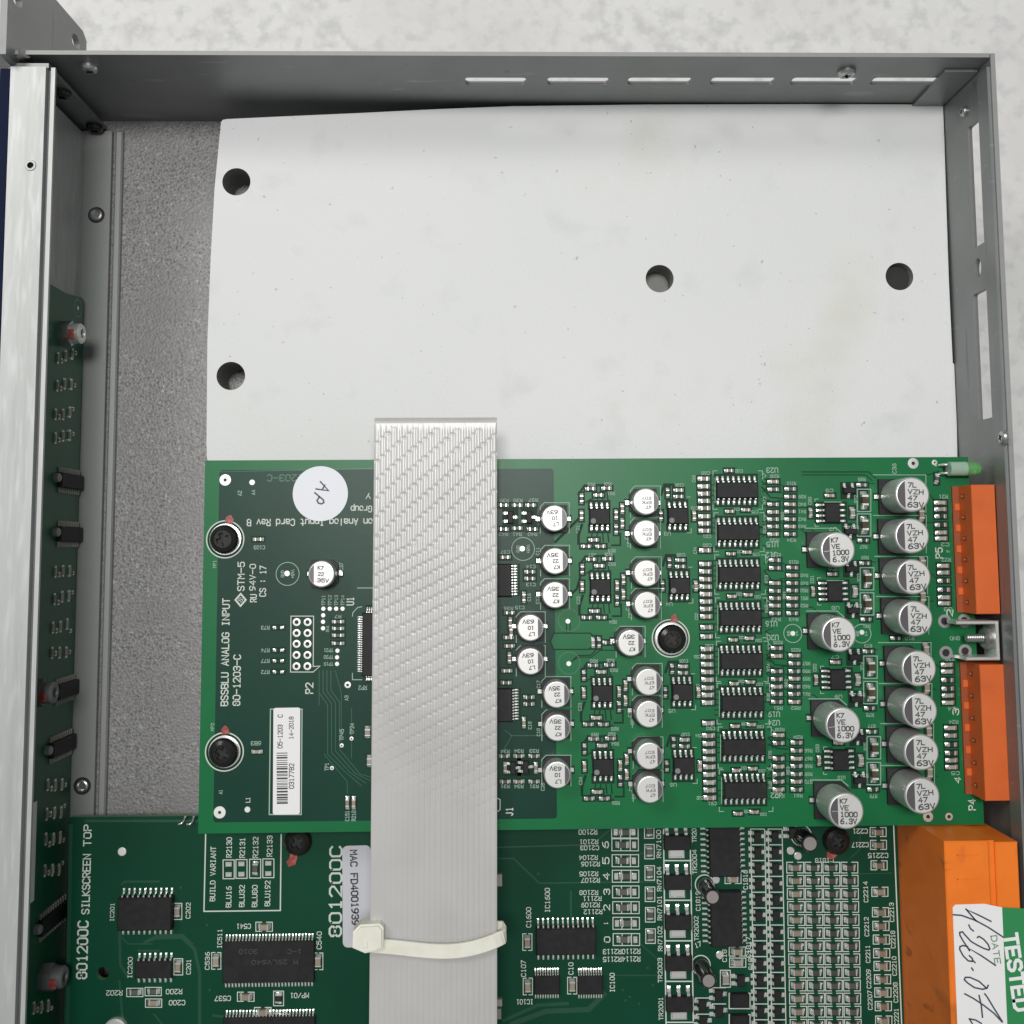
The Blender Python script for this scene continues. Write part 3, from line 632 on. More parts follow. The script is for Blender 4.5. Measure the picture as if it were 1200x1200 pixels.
for i, (x, y) in enumerate(opa):
    ic(card, x, y, ZC, SOIC8, 0, True)
    k = 1 + .012 * i
    for dx, dy, b in ((-11, -32.5, 'res_grey'), (8, -33, 'res_grey'), (-1.5, -25, 'cap_grey'), (-7, 27.5, 'cap_grey'), (-16, 35, 'res_grey'), (1, 35, 'res_grey')):
        smd(card, x + dx * k, y + dy * k, ZC, 2.5, .8, .45, b)
    for dx, dy, b in ((-21.5, -21, 'res_black'), (-21.5, -1, 'cap_tan'), (19, -2, 'cap_tan'), (19, 15, 'res_black'), (26.3, -9, 'cap_tan'), (26.3, 8, 'cap_tan')):
        smd(card, x + dx * k, y + dy * k, ZC, 2.5, .8, .45, b, 90)
    for dx, dy, t, r in ((-10, -37.5, 'R%d' % (96 + i), 180), (9, -38, 'R%d' % (104 + i), 180), (-26, 15, 'C%d' % (21 + i), 90), (31, 22, 'C%d' % (35 + i), 90), (36, -19, 'C%d' % (45 + i), 90), (13, -27, 'R%d' % (61 + i), 180), (14, 40, 'R%d' % (83 + i), 180), (34, 31, 'C%d' % (57 + i), 90)):
        ptext(SK, t, x + dx * k, y + dy * k, 9, 4.2, r, zT_ + .02, 'silk_dim')
opb = [(795, 604.4), (797, 686.7), (800.2, 811.6), (802, 898)]
for i, (x, y) in enumerate(opb):
    ic(card, x, y, ZC, SOIC8, 0, True); k = 1 + .012 * i
    smd(card, x + .5, y - 30 * k, ZC, 2.4, .8, .45, 'cap_grey'); smd(card, x + .5, y - 22.5 * k, ZC, 2.4, .8, .45, 'res_grey')
    smd(card, x - 12.5, y - 27 * k, ZC, 2.4, .8, .45, 'res_black', 90); smd(card, x - 20.5, y, ZC, 2.5, .8, .45, 'res_black', 90); smd(card, x + 18.5, y, ZC, 2.5, .8, .45, 'cap_tan', 90)
    ptext(SK, 'C%d' % (104 + i), x + 1, y - 36 * k, 10, 4, 180, zT_ + .02, 'silk_dim'); ptext(SK, 'U%d' % (3 + i), x - 13, y + 21 * k, 8, 4.5, 180, zT_ + .02, 'silk_dim')
    SK.line([at(x + 14, y - 22, zT_ + .02), at(x + 10, y - 22, zT_ + .02)], .15, 'silk_dim'); SK.line([at(x + 10, y + 20, zT_ + .02), at(x + 15, y + 20, zT_ + .02), at(x + 15, y + 15, zT_ + .02)], .15, 'silk_dim')
opc = [(976, 600.8), (979, 693), (982.5, 796.7), (986, 891.4)]
for i, (x, y) in enumerate(opc):
    ic(card, x, y, ZC, SOIC8B, 90, True); k = 1 + .014 * i
    smd(card, x - 3, y - 20 * k, ZC, 2.4, .8, .5, 'cap_tan'); smd(card, x - 26, y, ZC, 2.4, .8, .45, 'cap_tan', 90); smd(card, x + 23, y, ZC, 2.8, 1.15, .6, 'cap_grey', 90)
    sot23(card, x + 19 * k, y - 26 * k, ZC, 0); sot23(card, x + 21 * k, y + 22 * k, ZC, 0)
    smd(card, x + 34.5 * k, y - 32.5 * k, ZC, 2.6, .8, .45, 'res_grey'); smd(card, x + 36 * k, y + 32.5 * k, ZC, 2.6, .8, .45, 'res_black')
    for dy in (-14.5, 14.5):
        px, py = x + 36.5 * k, y + dy * k
        smd(card, px, py, ZC, 4.3, 1.5, 1.25, 'diode_glass', 90, name='diode')
        SK.line([at(px + a, py + b, zT_ + .02) for a, b in ((-8, -13), (8, -13), (8, 13), (-8, 13))], .18, 'silk_dim', True)
    for a, b, t, r in ((-4, -26, 'C%d' % (5 + i), 180), (26, 17, 'R%d' % (12 + i), 180), (-27, -14, 'C%d' % (80 + i), 90), (34, -39, 'R%d' % (65 + 4 * i), 180), (36, 40, 'R%d' % (67 + 4 * i), 180), (0, 19, 'U%d' % (7 + i), 180), (27, -16, 'R%d' % (22 + i), 90)):
        ptext(SK, t, x + a * k, y + b * k, 9, 4.2, r, zT_ + .02, 'silk_dim')
    SK.line([at(x - 21, y - 13, zT_ + .02), at(x - 21, y - 16, zT_ + .02), at(x - 17, y - 16, zT_ + .02)], .15, 'silk_dim'); SK.line([at(x - 21, y + 13, zT_ + .02), at(x - 21, y + 16, zT_ + .02), at(x - 17, y + 16, zT_ + .02)], .15, 'silk_dim'); SK.line([at(x - 10, y - 12.5, zT_ + .02), at(x + 10, y - 12.5, zT_ + .02)], .15, 'silk_dim')
    SK.line([at(x + 13, y + 16, zT_ + .02), at(x + 20, y + 16, zT_ + .02), at(x + 17, y + 20, zT_ + .02)], .15, 'silk_dim', True)
for k in range(4):                                        # ladders of resistors
    q = 1 + .013 * k
    for col, rows in ((0, (0, 9, 26.5, 35.5, 44, 52.5, 61.5)), (1, (8.5, 17.5, 26.5, 35, 44, 52.5, 61.5))):
        for j, r in enumerate(rows):
            xx = 906.5 + 20 * col + 2.1 * k + .4 * col * k; yy = 564.5 + [0, 92, 195, 297][k] + r * q
            smd(card, xx, yy, ZC, 2.75, .85, .45, 'res_grey' if (j + col + k) % 3 else 'cap_tan')
            if col == 1 and 0 < j < 6: ptext(SK, 'R%d' % (38 + 9 * k + j), xx + 13.5, yy, 9, 4.2, 180, zT_ + .02, 'silk_dim')
        ptext(SK, 'R%d' % (209 + 8 * k + col), xx + 1, 564.5 + [0, 92, 195, 297][k] + rows[0] * q - 6.5, 11, 4, 180, zT_ + .02, 'silk_dim')
        ptext(SK, 'R%d' % (33 + 9 * k + col), xx + 1, 564.5 + [0, 92, 195, 297][k] + 61.5 * q + 7, 11, 4, 180, zT_ + .02, 'silk_dim')
    for r in (22, 40, 56): ptext(SK, 'R%d' % (50 + r + k), 896 + 2.2 * k if r != 40 else 917 + 2.2 * k, 564.5 + [0, 92, 195, 297][k] + r * q, 9, 4, 90, zT_ + .02, 'silk_dim')
pairs = [561, 570, 578.5, 587, 595.5, 605, 613.5, 622, 645, 661, 669.7, 678.8, 687.5, 696.3, 705, 713.6, 722.5, 735, 746, 760.6, 769.6, 778.5, 787.5, 796.6, 806, 814.5, 823.5, 847.6, 862, 871.5, 880.5, 889.6, 898.8, 907.7, 917, 926, 935]
for j, yy in enumerate(pairs):
    smd(card, 825 + (yy - 561) * .0195, yy, ZC, 2.9, 1.0, .42, 'cap_grey' if j % 4 else 'cap_tan')
    if j % 4 == 0: ptext(SK, 'C%d' % (66 + j), 813 + (yy - 561) * .0195, yy, 8, 4, 180 if j % 8 else 90, zT_ + .02, 'silk_dim')
for yy, t in ((554.5, 'C66'), (628.5, 'C81'), (639, 'C88'), (853.5, 'C90'), (757, 'C101'), (941.5, 'C91')): ptext(SK, t, 827 + (yy - 561) * .02, yy, 10, 4.2, 180, zT_ + .02, 'silk_dim')
for g, (xx, ys) in enumerate(((1102.5, (589, 596.7, 605, 615, 624, 631)), (1106, (663, 671, 680.5, 691, 700, 707)), (1110.5, (779, 787, 797, 807, 815, 823.5)), (1114.5, (853, 862, 872.5, 882.5, 891, 899)))):
    for j, yy in enumerate(ys): smd(card, xx + (yy - ys[0]) * .03, yy, ZC, 2.9, .95, .45, 'cap_grey' if j in (0, 1, 4, 5) else 'res_black')
    ptext(SK, 'R%d' % (21 + g), xx + 3, ys[0] - 7, 11, 4.5, 180, zT_ + .02, 'silk_dim'); ptext(SK, 'C%d' % (2 + g), xx + 5, ys[-1] + 7, 10, 4.5, 180, zT_ + .02, 'silk_dim')
    for yy in (ys[1], ys[3] + 4): ptext(SK, 'R%d' % (11 + g), xx + 14, yy, 9, 4, 90, zT_ + .02, 'silk_etch')
for x, y in ((1079.5, 603), (1081, 699), (1085, 762), (1085.5, 805), (1088, 857), (1089, 905), (1081, 661)): smd(card, x, y, ZC, 3.4, 1.25, .8, 'cap_tan', 90)
smd(card, 1098, 561, ZC, 2.6, .9, .45, 'res_grey', 80); smd(card, 1050, 748, ZC, 2.4, .8, .45, 'res_black'); ptext(SK, 'R10', 1066, 748, 11, 4.5, 180, zT_ + .02, 'silk_dim')
# left part of the card
for x, y in ((396, 728.5), (396, 736.5), (396, 744.5), (396, 754)): smd(card, x, y, ZC, 2.9, .75, .42, 'res_grey')
for x, y in ((407, 941), (414.5, 941)): smd(card, x, y, ZC, 3.0, .85, .45, 'cap_tan', 90)
for x, y in ((302.5, 632), (301, 881)): smd(card, x, y, ZC, 2.6, .8, .4, 'cap_tan')
for y in (735.5, 762, 774.5, 787.5): smd(card, 326, y, ZC, 2.7, .7, .2, 'mask_bare')
smd(card, 431, 858, ZC, 2.8, 1.3, .8, 'cap_grey', 90); smd(card, 433.5, 892, ZC, 2.8, 1.3, .8, 'cap_grey', 90)
for x, y, r, b in ((590, 592, 0, 'res_grey'), (606, 592, 0, 'res_grey'), (622, 592, 0, 'res_grey'), (590, 620, 0, 'res_grey'), (606, 619, 0, 'res_grey'), (624, 620, 0, 'res_black'), (597, 718, 0, 'res_grey'), (598, 730, 90, 'cap_tan'), (599, 741, 90, 'cap_tan'), (596, 747, 0, 'cap_grey'), (597, 757, 0, 'cap_tan'), (597, 771, 90, 'cap_tan'), (594, 786, 0, 'cap_grey'), (593, 800, 0, 'res_grey'), (621, 670, 0, 'res_black'), (621, 678, 0, 'res_black'), (614, 700, 90, 'cap_tan'), (592, 653, 0, 'cap_tan'), (620, 817, 0, 'res_black'), (620, 825, 0, 'res_black'), (614, 847, 90, 'cap_tan'), (591, 886, 0, 'res_grey'), (608, 886, 0, 'res_grey'), (626, 886, 0, 'res_grey'), (592, 916, 0, 'res_grey'), (608, 916, 0, 'cap_tan'), (626, 916, 0, 'res_grey'), (592, 900, 90, 'cap_tan'), (628, 900, 90, 'cap_tan'), (713, 753, 0, 'res_black'), (695, 753, 90, 'cap_grey'), (702, 753, 90, 'res_black')):
    smd(card, x, y, ZC, 2.6, .8, .45, b, r)
for x, y in ((598, 606), (620, 606), (601, 900), (616, 899)): sot23(card, x, y, ZC, 90)
for x, y, t in ((591, 586.5, 'R39'), (607, 586.5, 'R38'), (625, 586, 'R37'), (590, 626, 'R42'), (606, 626, 'R41'), (624, 626, 'R40'), (592, 880.5, 'R34'), (608, 880, 'R34'), (626, 880, 'R33'), (592, 921.5, 'R31'), (608, 921.5, 'R34'), (626, 921.5, 'R31'), (596, 713, 'R36'), (609, 712, 'C15'), (592, 647, 'C37'), (622, 664, 'C14'), (622, 685, 'C13')): ptext(SK, t, x, y, 11, 4.2, 180, zT_ + .02, 'silk_dim')
for x, y, t in ((636, 922, 'C20'), (630, 703, 'C12'), (631, 802, 'C17'), (631, 858, 'C18'), (620, 700, 'C16'), (621, 850, 'C19'), (630, 646, 'C11')): ptext(SK, t, x, y, 9, 4.2, 90, zT_ + .02, 'silk_dim')
ic(card, 587, 680, ZC, SSOP, 90, True); ic(card, 588, 826.5, ZC, SSOP, 90, True)
ic(card, 461, 755, ZC, QFP, 0, True, 'square black chip half hidden by the ribbon')
L10 = (('L7', .46, .30, -.08, .46), ('10', .46, .30, -.03, .0), ('63V', .88, .32, .16, -.46))
L22 = (('K7', .46, .30, -.08, .46), ('22', .46, .30, -.03, .0), ('35V', .88, .32, .16, -.46))
L47 = (('47', .40, .27, -.20, .40), ('EFK', .72, .24, -.04, .06), ('E07', .70, .22, -.02, -.26))
L63 = (('7L', .50, .30, -.03, .54), ('VZH', .92, .30, .17, .16), ('47', .56, .30, .0, -.20), ('63V', .96, .34, .18, -.58))
L1K = (('K7', .44, .29, -.15, .54), ('VE', .50, .29, -.11, .18), ('1000', .98, .31, .14, -.18), ('6.3V', .94, .33, .12, -.55))
for i, (x, y, L) in enumerate(((650, 607.3, L10), (650.7, 657.5, L22), (650.7, 697.3, L22), (621.7, 735.8, L10), (621.7, 775.2, L10), (652.5, 814, L22), (653.3, 853, L22), (653.2, 908.3, L10), (739.5, 753.5, L22))): vchip(card, x, y, ZC, 6.15, 5.4, L, 180, .19)
vchip(card, 376.5, 672.8, ZC, 6.15, 5.4, L22, 0, .19)
for x, y in ((757.3, 587.8), (757.6, 624.8), (758.4, 671.8), (758.8, 709), (760.3, 799.3), (760.8, 837), (761.3, 886), (761.8, 925.3)): vchip(card, x, y, ZC, 6.2, 5.8, L47, 180, .18, None, True)
for x, y in ((1069.5, 579.5), (1069, 628), (1070.8, 676), (1073, 725), (1077, 783.4), (1078.2, 833), (1080, 881.8), (1081, 933)): vchip(card, x, y, ZC, 8.0, 10.2, L63, 0, .26)
for x, y in ((982, 644), (983.2, 743.5), (988, 850), (991.8, 950.6)): vchip(card, x, y, ZC, 8.0, 10.2, L1K, 0, .24)
def px_box(x0, y0, x1, y1, z, w=.16, mt='silk_dim', cut=0):
    if cut: pts = [(x0, y1), (x0, y0 + cut), (x0 + cut, y0), (x1, y0), (x1, y1)]
    else: pts = [(x0, y0), (x1, y0), (x1, y1), (x0, y1)]
    SK.line([at(x, y, z) for x, y in pts], w, mt, not cut)
zk = zT_ + .02
for x, y in ((650, 607), (650.5, 657), (650.5, 696), (622, 735), (622, 774.5), (652, 811), (652, 850), (652, 903), (739, 752)): px_box(x - 17, y - 18, x + 17, y + 18, zk, .17, 'silk_dim', 5)
for x, y in ((757, 588), (757, 624.5), (758, 671), (758, 708), (759, 796), (759, 834), (760, 882), (760, 921)): px_box(x - 18, y - 18.5, x + 17, y + 18.5, zk, .15, 'silk_dim', 5)
for x, y in ((1047, 579.5), (1047.5, 627), (1049, 675), (1050.5, 722), (1053, 776), (1054, 824), (1056, 871), (1057, 920)): SK.line([at(x - 24, y - 23, zk), at(x + 14, y - 23, zk), at(x + 38, y - 23, zk), at(x + 38, y + 21, zk)], .16, 'silk_dim')
for x, y in ((966, 643), (967, 740), (970, 843), (972, 938)): SK.line([at(x - 22, y - 24, zk), at(x + 14, y - 24, zk), at(x + 22, y - 17, zk)], .18, 'silk_dim')
# readable print
for a in (('BSSBLU ANALOG INPUT', 264, 764, 124, 9, 90), ('80-1203-C', 277.5, 797, 59, 9, 90), ('STM-5', 282.5, 675.5, 34, 8.5, 90), ('94V-0', 296, 676.5, 31, 7.5, 90), ('RU', 297, 701, 9.5, 8, 90), ('CS : 17', 308, 681, 36, 8, 90),
          ('on Analog Input Card Rev B', 363, 612, 146, 8.5, 180), ('Group', 423.5, 596.5, 25, 8, 180), ('y', 431.5, 583, 6, 7, 180), ('P2', 362.5, 806.5, 13, 9.5, 90), ('U1', 410.5, 704.5, 10, 9, 90), ('P5', 1100.5, 648, 13, 9, 90), ('1', 1111, 646, 9, 2.2, 0), ('2', 1113, 718, 8, 8, 80), ('3', 1120, 834, 8, 8, 80), ('4', 1122, 914, 7, 8, 80), ('P4', 1139, 943, 13, 9, 90), ('J1', 597, 951, 10, 9, 90),
          ('A2', 281, 578, 6, 5, 90), ('A4', 297, 577, 6, 4.5, 90), ('MP1', 251.5, 661, 9, 4, 90), ('MP2', 249, 852, 9, 4, 90), ('C103', 304, 641.5, 13, 4.6, 180), ('6B3', 300, 871, 12, 5, 180), ('A3', 406, 818, 6, 4.5, 90), ('A1', 258.5, 928, 5, 4.5, 90), ('L1', 290.5, 937.5, 6, 5.5, 90), ('TP1', 383, 898.5, 9, 5, 90), ('TP45', 400.5, 861, 13, 5, 90), ('TP24', 412.5, 854, 13, 5, 90), ('C151', 407, 956, 12, 5, 90), ('R210', 414.5, 956, 12, 5, 90),
          ('R73', 311, 735.5, 10, 4.5, 180), ('R74', 311, 762, 10, 4.5, 180), ('R77', 311, 774.5, 10, 4.5, 180), ('R72', 311, 787.5, 10, 4.5, 180), ('TP11', 379, 703.5, 12, 4.2, 90), ('TP12', 386.5, 703.5, 12, 4.2, 90), ('TP13', 394, 703.5, 12, 4.2, 90), ('TP14', 401.5, 703.5, 12, 4.2, 90), ('TP21', 385, 762, 11, 4.2, 180), ('TP20', 385, 770, 11, 4.2, 180), ('TP19', 385, 778, 11, 4.2, 180), ('R7', 396, 722.5, 8, 4, 180), ('R4', 384, 737, 7, 4, 90), ('C37', 400, 664, 9, 4.5, 90), ('C36', 1048, 549, 12, 5, 90), ('GND', 1119, 748, 12, 4.5, 180), ('RP2', 425, 806, 10, 5, 180)):
    ptext(SK, *a[:6], zk, 'silk' if a[4] > 5.2 else 'silk_dim')
ptext(SK, '1203-C', 334, 560, 42, 8.5, 180, zk, 'silk_etch')
p = at(282, 703, zk); SK.line([p + Vector(d) for d in ((-1.2, 0, 0), (0, 1.4, 0), (1.2, 0, 0), (0, -1.4, 0))], .4, 'silk', True); ptext(SK, 'S', 282, 703, 5, 5, 45, zk)
for x, y, r in ((337, 672.5, 13.8), (613, 643.3, 13.8), (929, 742.3, 11), (1010, 742.5, 11.2), (667, 777, 13), (667, 727, 13)):
    k = mmpp(zk); SK.disc(at(x, y, zk), r * k, 'silk_dim' if x < 650 or x > 700 else 'silk_etch', 32, r * k - .16)
    if x < 660: ptext(SK, 'GND', x - 6, y, 8, 4, 90, zk, 'silk_dim'); ptext(SK, 'VA5+', x + 6, y, 10, 4, 270, zk, 'silk_dim')
    elif x > 900: ptext(SK, 'GND', x - 5, y, 6, 3.5, 90, zk, 'silk_dim'); ptext(SK, 'V+', x + 5, y, 6, 3.5, 90, zk, 'silk_dim')
SK.line([at(x, y, zk) for x, y in ((341, 722), (367.5, 722), (367, 781), (375, 780.5), (367, 787.5), (340.5, 787.5))], .2, 'silk', True)
SK.line([at(x, y, zk) for x, y in ((317, 831), (354, 831), (353, 954.5), (315.5, 954.5))], .25, 'silk_dim', True)
SK.line([at(x, y, zk) for x, y in ((413, 722), (413.5, 718), (419, 712), (424, 711))], .2, 'silk_dim'); SK.line([at(x, y, zk) for x, y in ((413, 789), (413, 796.5), (424, 796.5))], .2, 'silk_dim'); SK.line([at(x, y, zk) for x, y in ((419, 689), (438, 689))], .2, 'silk_dim')
SK.line([at(x, y, zk) for x, y in ((582, 935), (586, 937), (586, 949), (583, 951))], .2, 'silk')
apart('silkscreen_print', SK, card, None, 'stuff')
# test pads, vias
PD = []
def pad(x, y, r_px, hole=0, mt='pad_white', parent=None, z=None):
    parent = parent or card; z = z or ZC; k = mmpp(z); r = r_px * k
    def mk():
        m = MB()
        if hole: m.lathe([(r, 0), (r * .96, .07), (r * hole, .09), (r * hole * .9, .03, 'dark'), (0, .03)], mt, 20)
        else: m.lathe([(r, 0), (r * .85, .09), (0, .12)], mt, 16)
        return m.mesh('pad')
    return part('solder_pad', cached(('pad', round(r, 2), hole, mt), mk), parent, Vector((*at(x, y, z)[:2], z + .03)))
for x, y in ((379, 713.3), (386.5, 713.3), (394, 713.3), (401.5, 713.3), (378.8, 721), (378.6, 728.6), (378.6, 736.3), (395.5, 762.5), (395, 770.3), (395, 778)): pad(x, y, 2.6)
for x, y in ((295.5, 565.3), (290, 948.7), (336.5, 672), (612, 643)): pad(x, y, 3.4)
for x, y in ((665.5, 728), (666.5, 777.7), (929, 742.3), (1010, 741)): pad(x, y, 3.0)
for x, y in ((400.5, 873.5), (412, 865.5), (389, 900)): pad(x, y, 2.4, .4)
pad(264, 562.5, 6.8, .3); pad(257.5, 952, 6.9, .28); pad(1070, 543, 6.6, .35, 'tin'); pad(1095, 542, 3.4, .35, 'tin'); pad(407.5, 802.5, 3.8, .45); pad(1087.5, 957, 6, .4, 'tin'); pad(1112, 957, 4.5, .5, 'tin'); pad(398.5, 671.5, 3, .5)
for i, y in enumerate((729, 741.8, 754.5, 767.6, 780.7)):
    for x in (347.7 - i * .05, 360.5 - i * .05): pad(x, y, 4.6, .55)
# mounting screws with plated rings, lacquer spots, posts below
for i, (x, y) in enumerate(scr_px):
    p = at(x, y, ZC); k = mmpp(ZC)
    m = MB(); r = 22.3 * k
    m.lathe([(r, .035), (r - .28, .04)], 'silk', 40); m.lathe([(r - .35, .035), (r - .8, .05, 'tin'), (r * .80, .06, 'tin'), (r * .5, .06)], 'mask_clear', 40)
    if i == 2: m.lathe([(r * .86, .05), (r * .86, .45), (r * .80, .55), (r * .6, .55)], 'tin', 40)
    part('mounting_ring', m.mesh('mounting_ring'), card, p)
    q = at(x - (3 if i < 2 else 1), y + (1 if i < 2 else 0), ZC + 1.6); q = p
    o = part('screw', screw_head(3.35, 2.3, 'black_screw'), card, q + Vector((0, 0, .55 if i == 2 else .06)), (20, 60, 35)[i], 'black cross-head screw')
    m = MB(); rr = random.Random(i)
    pts = [(-1.0, -1.6), (1.1, -1.5), (1.25 - .3 * i, .2), (.55, 1.0), (.1, 1.5), (-.5, 1.0), (-.95, .3)]
    m.prism([(a * .85, b * .65) for a, b in pts], 0, .14, 'red_lacquer')
    lq = at(x + (5, 1, 4)[i], y - (24, 26, 24)[i], ZC); part('lacquer_spot', m.mesh('lacquer_spot'), card, lq + Vector((0, 0, .05)), (-15, 5, 0)[i], 'dab of red locking lacquer')
    m = MB(); m.lathe([(0, 0), (2.7, 0), (2.7, ZC - 1.6), (0, ZC - 1.6)], 'bolt', 6, smooth=False); part('spacer_post', m.mesh('spacer_post'), card, (p.x, p.y, 0))
# stickers on the card
m = MB(); k = mmpp(ZC + .1); m.prism(circle(0, 0, 32.3 * k, 48), 0, .1, 'paper_round')
st = part('round_sticker', m.mesh('round_sticker'), card, at(375.5, 578.5, ZC) + Vector((0, 0, .05)), 0, 'round white sticker with the letters AP in pen')
m = MB()
def pen(mb, strokes, z, w, mt, o=(0, 0)):
    for s in strokes: mb.line([at(x, y, z) for x, y in s], w, mt)
zz = ZC + .18
pen(m, [[(370.5, 573), (385, 575), (375.5, 564.5)], [(377.5, 574), (380.5, 568.5)], [(369, 577.5), (379, 586), (379.5, 589), (376.5, 590.5), (373, 589.5), (371.5, 586.5), (374, 582.5)]], zz, .38, 'pen')
asub('pen_lettering', m, st)
c = at(336, 891.5, ZC); k = mmpp(ZC)
m = MB(); m.prism(rrect(-15.4 * k, -60 * k, 15.4 * k, 60 * k, .5, 3), 0, .1, 'paper')
st = part('barcode_sticker', m.mesh('barcode_sticker'), card, c + Vector((0, 0, .06)), .4, 'white serial number sticker with a barcode')
m = MB(); zz = ZC + .18; rr = random.Random(3); y = 882.0
while y < 941:
    w = rr.choice((.8, 1.0, 1.2, 2.0)); g = rr.choice((.8, 1.2, 1.7))
    a, b = at(330.5, y + w / 2, zz), at(330.5, y + w / 2, zz); m.rect(a, 12.5 * k, w * k, 'ink'); y += w + g
ptext(m, '05-1203  C', 328.5, 857, 39, 6, 90, zz, 'ink'); ptext(m, '14-2018', 341.5, 853, 26, 5.6, 90, zz, 'ink'); ptext(m, '0317782', 341.5, 909.5, 29, 6.2, 90, zz, 'ink')
asub('printed_text', m, st)
# orange terminal headers on the card's rear edge
def header(x0, x1, y0, y1, xl, n, px_top, label):
    """left foot edge at card level, top face edges given in photo pixels"""
    zt = ZC + 7.2
    a, b = at(x0, y0, zt), at(x1, y1, zt); base = at(xl, (y0 + y1) / 2, ZC).x
    m = MB(); Y1, Y0 = a.y, b.y; X0 = (a.x + at(x0 + (y1 - y0) * .057, y1, zt).x) / 2; X1 = (b.x + at(x1 - (y1 - y0) * .05, y0, zt).x) / 2
    m.box(((X0 + X1) / 2, (Y0 + Y1) / 2, ZC), (X1 - X0, Y1 - Y0, zt - ZC), 'orange', ch=.15)
    o = apart('terminal_header', m, card, label); pit = (Y1 - Y0) / n
    mm_ = MB(); mm_.box((X0 - .75, (Y0 + Y1) / 2, ZC), (1.5, Y1 - Y0, .7), 'orange_deep'); asub('foot', mm_, o)
    for i in range(n):
        y = Y1 - pit * (i + .5)
        g = MB(); g.box((X0 - .03, y, ZC + 2.2), (.12, 1.0, 1.8), 'orange_deep'); asub('contact_slot', g, o)
        g = MB(); g.box((X0 - .1, y, ZC + 2.5), (.35, .45, .5), 'gold', ch=.1); asub('contact_pin', g, o)
        if i < n - 1: g = MB(); g.box((X0 - .55, y - pit / 2, ZC + .5), (1.2, 1.7, .5), 'orange', ch=.1); asub('rib', g, o)
    return o
header(1137, 1173, 568, 719.5, 1123, 6, 0, 'orange six-way terminal header beside the green indicator light')
header(1147, 1186, 779, 938.5, 1133, 6, 0, 'orange six-way terminal header at the lower end of the card')
# bright grounding bracket between the headers
zb0, zb1 = ZC, ZC + 6.6
yA_ = at(1150, 729.5, zb1).y; yB_ = at(1150, 772, zb1).y; xR_ = at(1171.5, 750, zb1).x; xL_ = at(1121, 730, zb1).x
m = MB(); t = .8
m.box(((xL_ + xR_) / 2, yA_, zb0 + 1.5), (xR_ - xL_, t, zb1 - zb0 - 1.5), 'tin', ch=.2); m.box(((xL_ + 2 + xR_) / 2, yB_, zb0 + 1.5), (xR_ - xL_ - 2, t, zb1 - zb0 - 1.5), 'tin', ch=.2)
m.box((xR_ - t / 2 + .02, (yA_ + yB_) / 2, zb0 + .6), (t, yA_ - yB_ + t, zb1 - zb0 - .6 + .02), 'tin', ch=.2)
for yy in (yA_, yB_):
    for xx in (xL_ + 2.2, xR_ - 3): m.box((xx, yy, zb0 - .5), (1.6, t * .8, 2.2), 'tin')
br = apart('ground_bracket', m, card, 'shiny U-shaped grounding bracket between the orange headers')
g = MB(); cy = (yA_ + yB_) / 2; g.lathe([(2.6, 0), (2.6, 1.2), (2.0, 1.7), (1.0, 1.7)], 'bolt', 24, axis='x'); g.lathe([(1.0, 1.7)] + [(1.0 - .12 * (i % 2), 1.7 + .22 * i) for i in range(1, 18)] + [(0, 5.5)], 'bolt', 16, axis='x')
for i, v in enumerate(g.v): g.v[i] = (xR_ - t - v[0], cy + v[1] + .3, zb0 + 3.4 + v[2])
g.f = [f[::-1] for f in g.f]
asub('screw', g, br)
for x, y in ((1107, 728), (1130, 727.5), (1108.5, 765), (1131, 763)): pad(x, y, 8.0, .6, 'steel_edge')
# indicator light lying on the corner of the card
zl = ZC + 2.2; pl0 = at(1110, 549.5, zl); pl1 = at(1151, 549.5, zl); ln = pl1.x - pl0.x
m = MB(); m.lathe([(0, .3), (1.7, .3), (1.7, ln * .52)], 'led_clear', 20, axis='x'); m.lathe([(1.72, ln * .52), (1.72, ln * .75), (1.5, ln * .88), (.9, ln * .97), (0, ln)], 'led_green', 20, axis='x')
led = part('indicator_light', m.mesh('indicator_light'), card, (pl0.x, pl0.y, zl), 0, 'small clear and green indicator light')
g = MB()
for s in (-1, 1): g.box((ln * .26, s * 1.05, .55), (ln * .36, .55, .5), 'tin', ch=.1); g.tube([(0, s * 1.0, 0), (-.9, s * 1.0, -.3), (-1.0, s * 1.0, -2.15)], .3, 'tin', 6)
sub('lead_frame', g.mesh('lead_frame'), led)
g = MB(); g.box((ln * .25, 0, -2.2), (ln * .5, 2.6, .7), 'cap_base'); sub('holder', g.mesh('holder'), led)
apart('copper_gaps', CLEAR, card, None, 'stuff'); apart('traces', TR, card, None, 'stuff')

# ================================================================== main board underneath
ZM = 10.0
main = thing('main_board', (0, -110, 0), 'dark green main circuit board on the case floor, lying lower than the bright card', 'circuit board')
MX0 = at(82, 960, ZM).x; MX1 = XR - 1.0; MY1 = at(150, 957, ZM).y
m = MB(); hp = at(120.5, 1141, ZM)
m.prism([(MX0, YB + 5), (MX1, YB + 5), (MX1, MY1), (MX0, MY1)], ZM - 1.6, ZM, 'fr4', top='mask_main', holes=[circle(hp.x, hp.y, 1.55, 20)])
apart('board', m, main)
for fx, fy in ((MX0 + 8, MY1 - 8), (105, MY1 - 8), (MX0 + 8, -195), (105, -195), (0, -150)):
    m = MB(); m.lathe([(0, 0), (2.5, 0), (2.5, ZM - 1.6), (0, ZM - 1.6)], 'bolt', 6, smooth=False); part('spacer_post', m.mesh('spacer_post'), main, (fx, fy, 0))
m = MB(); m.lathe([(1.6, .01), (2.2, .06), (1.6, .02)], 'mask_main', 20)
zm = ZM + .045; SM = MB(); TM = MB()
def mt_(pts, w=.3): TM.line([at(x, y, ZM + .025) for x, y in pts], w, 'mask_main_trace')
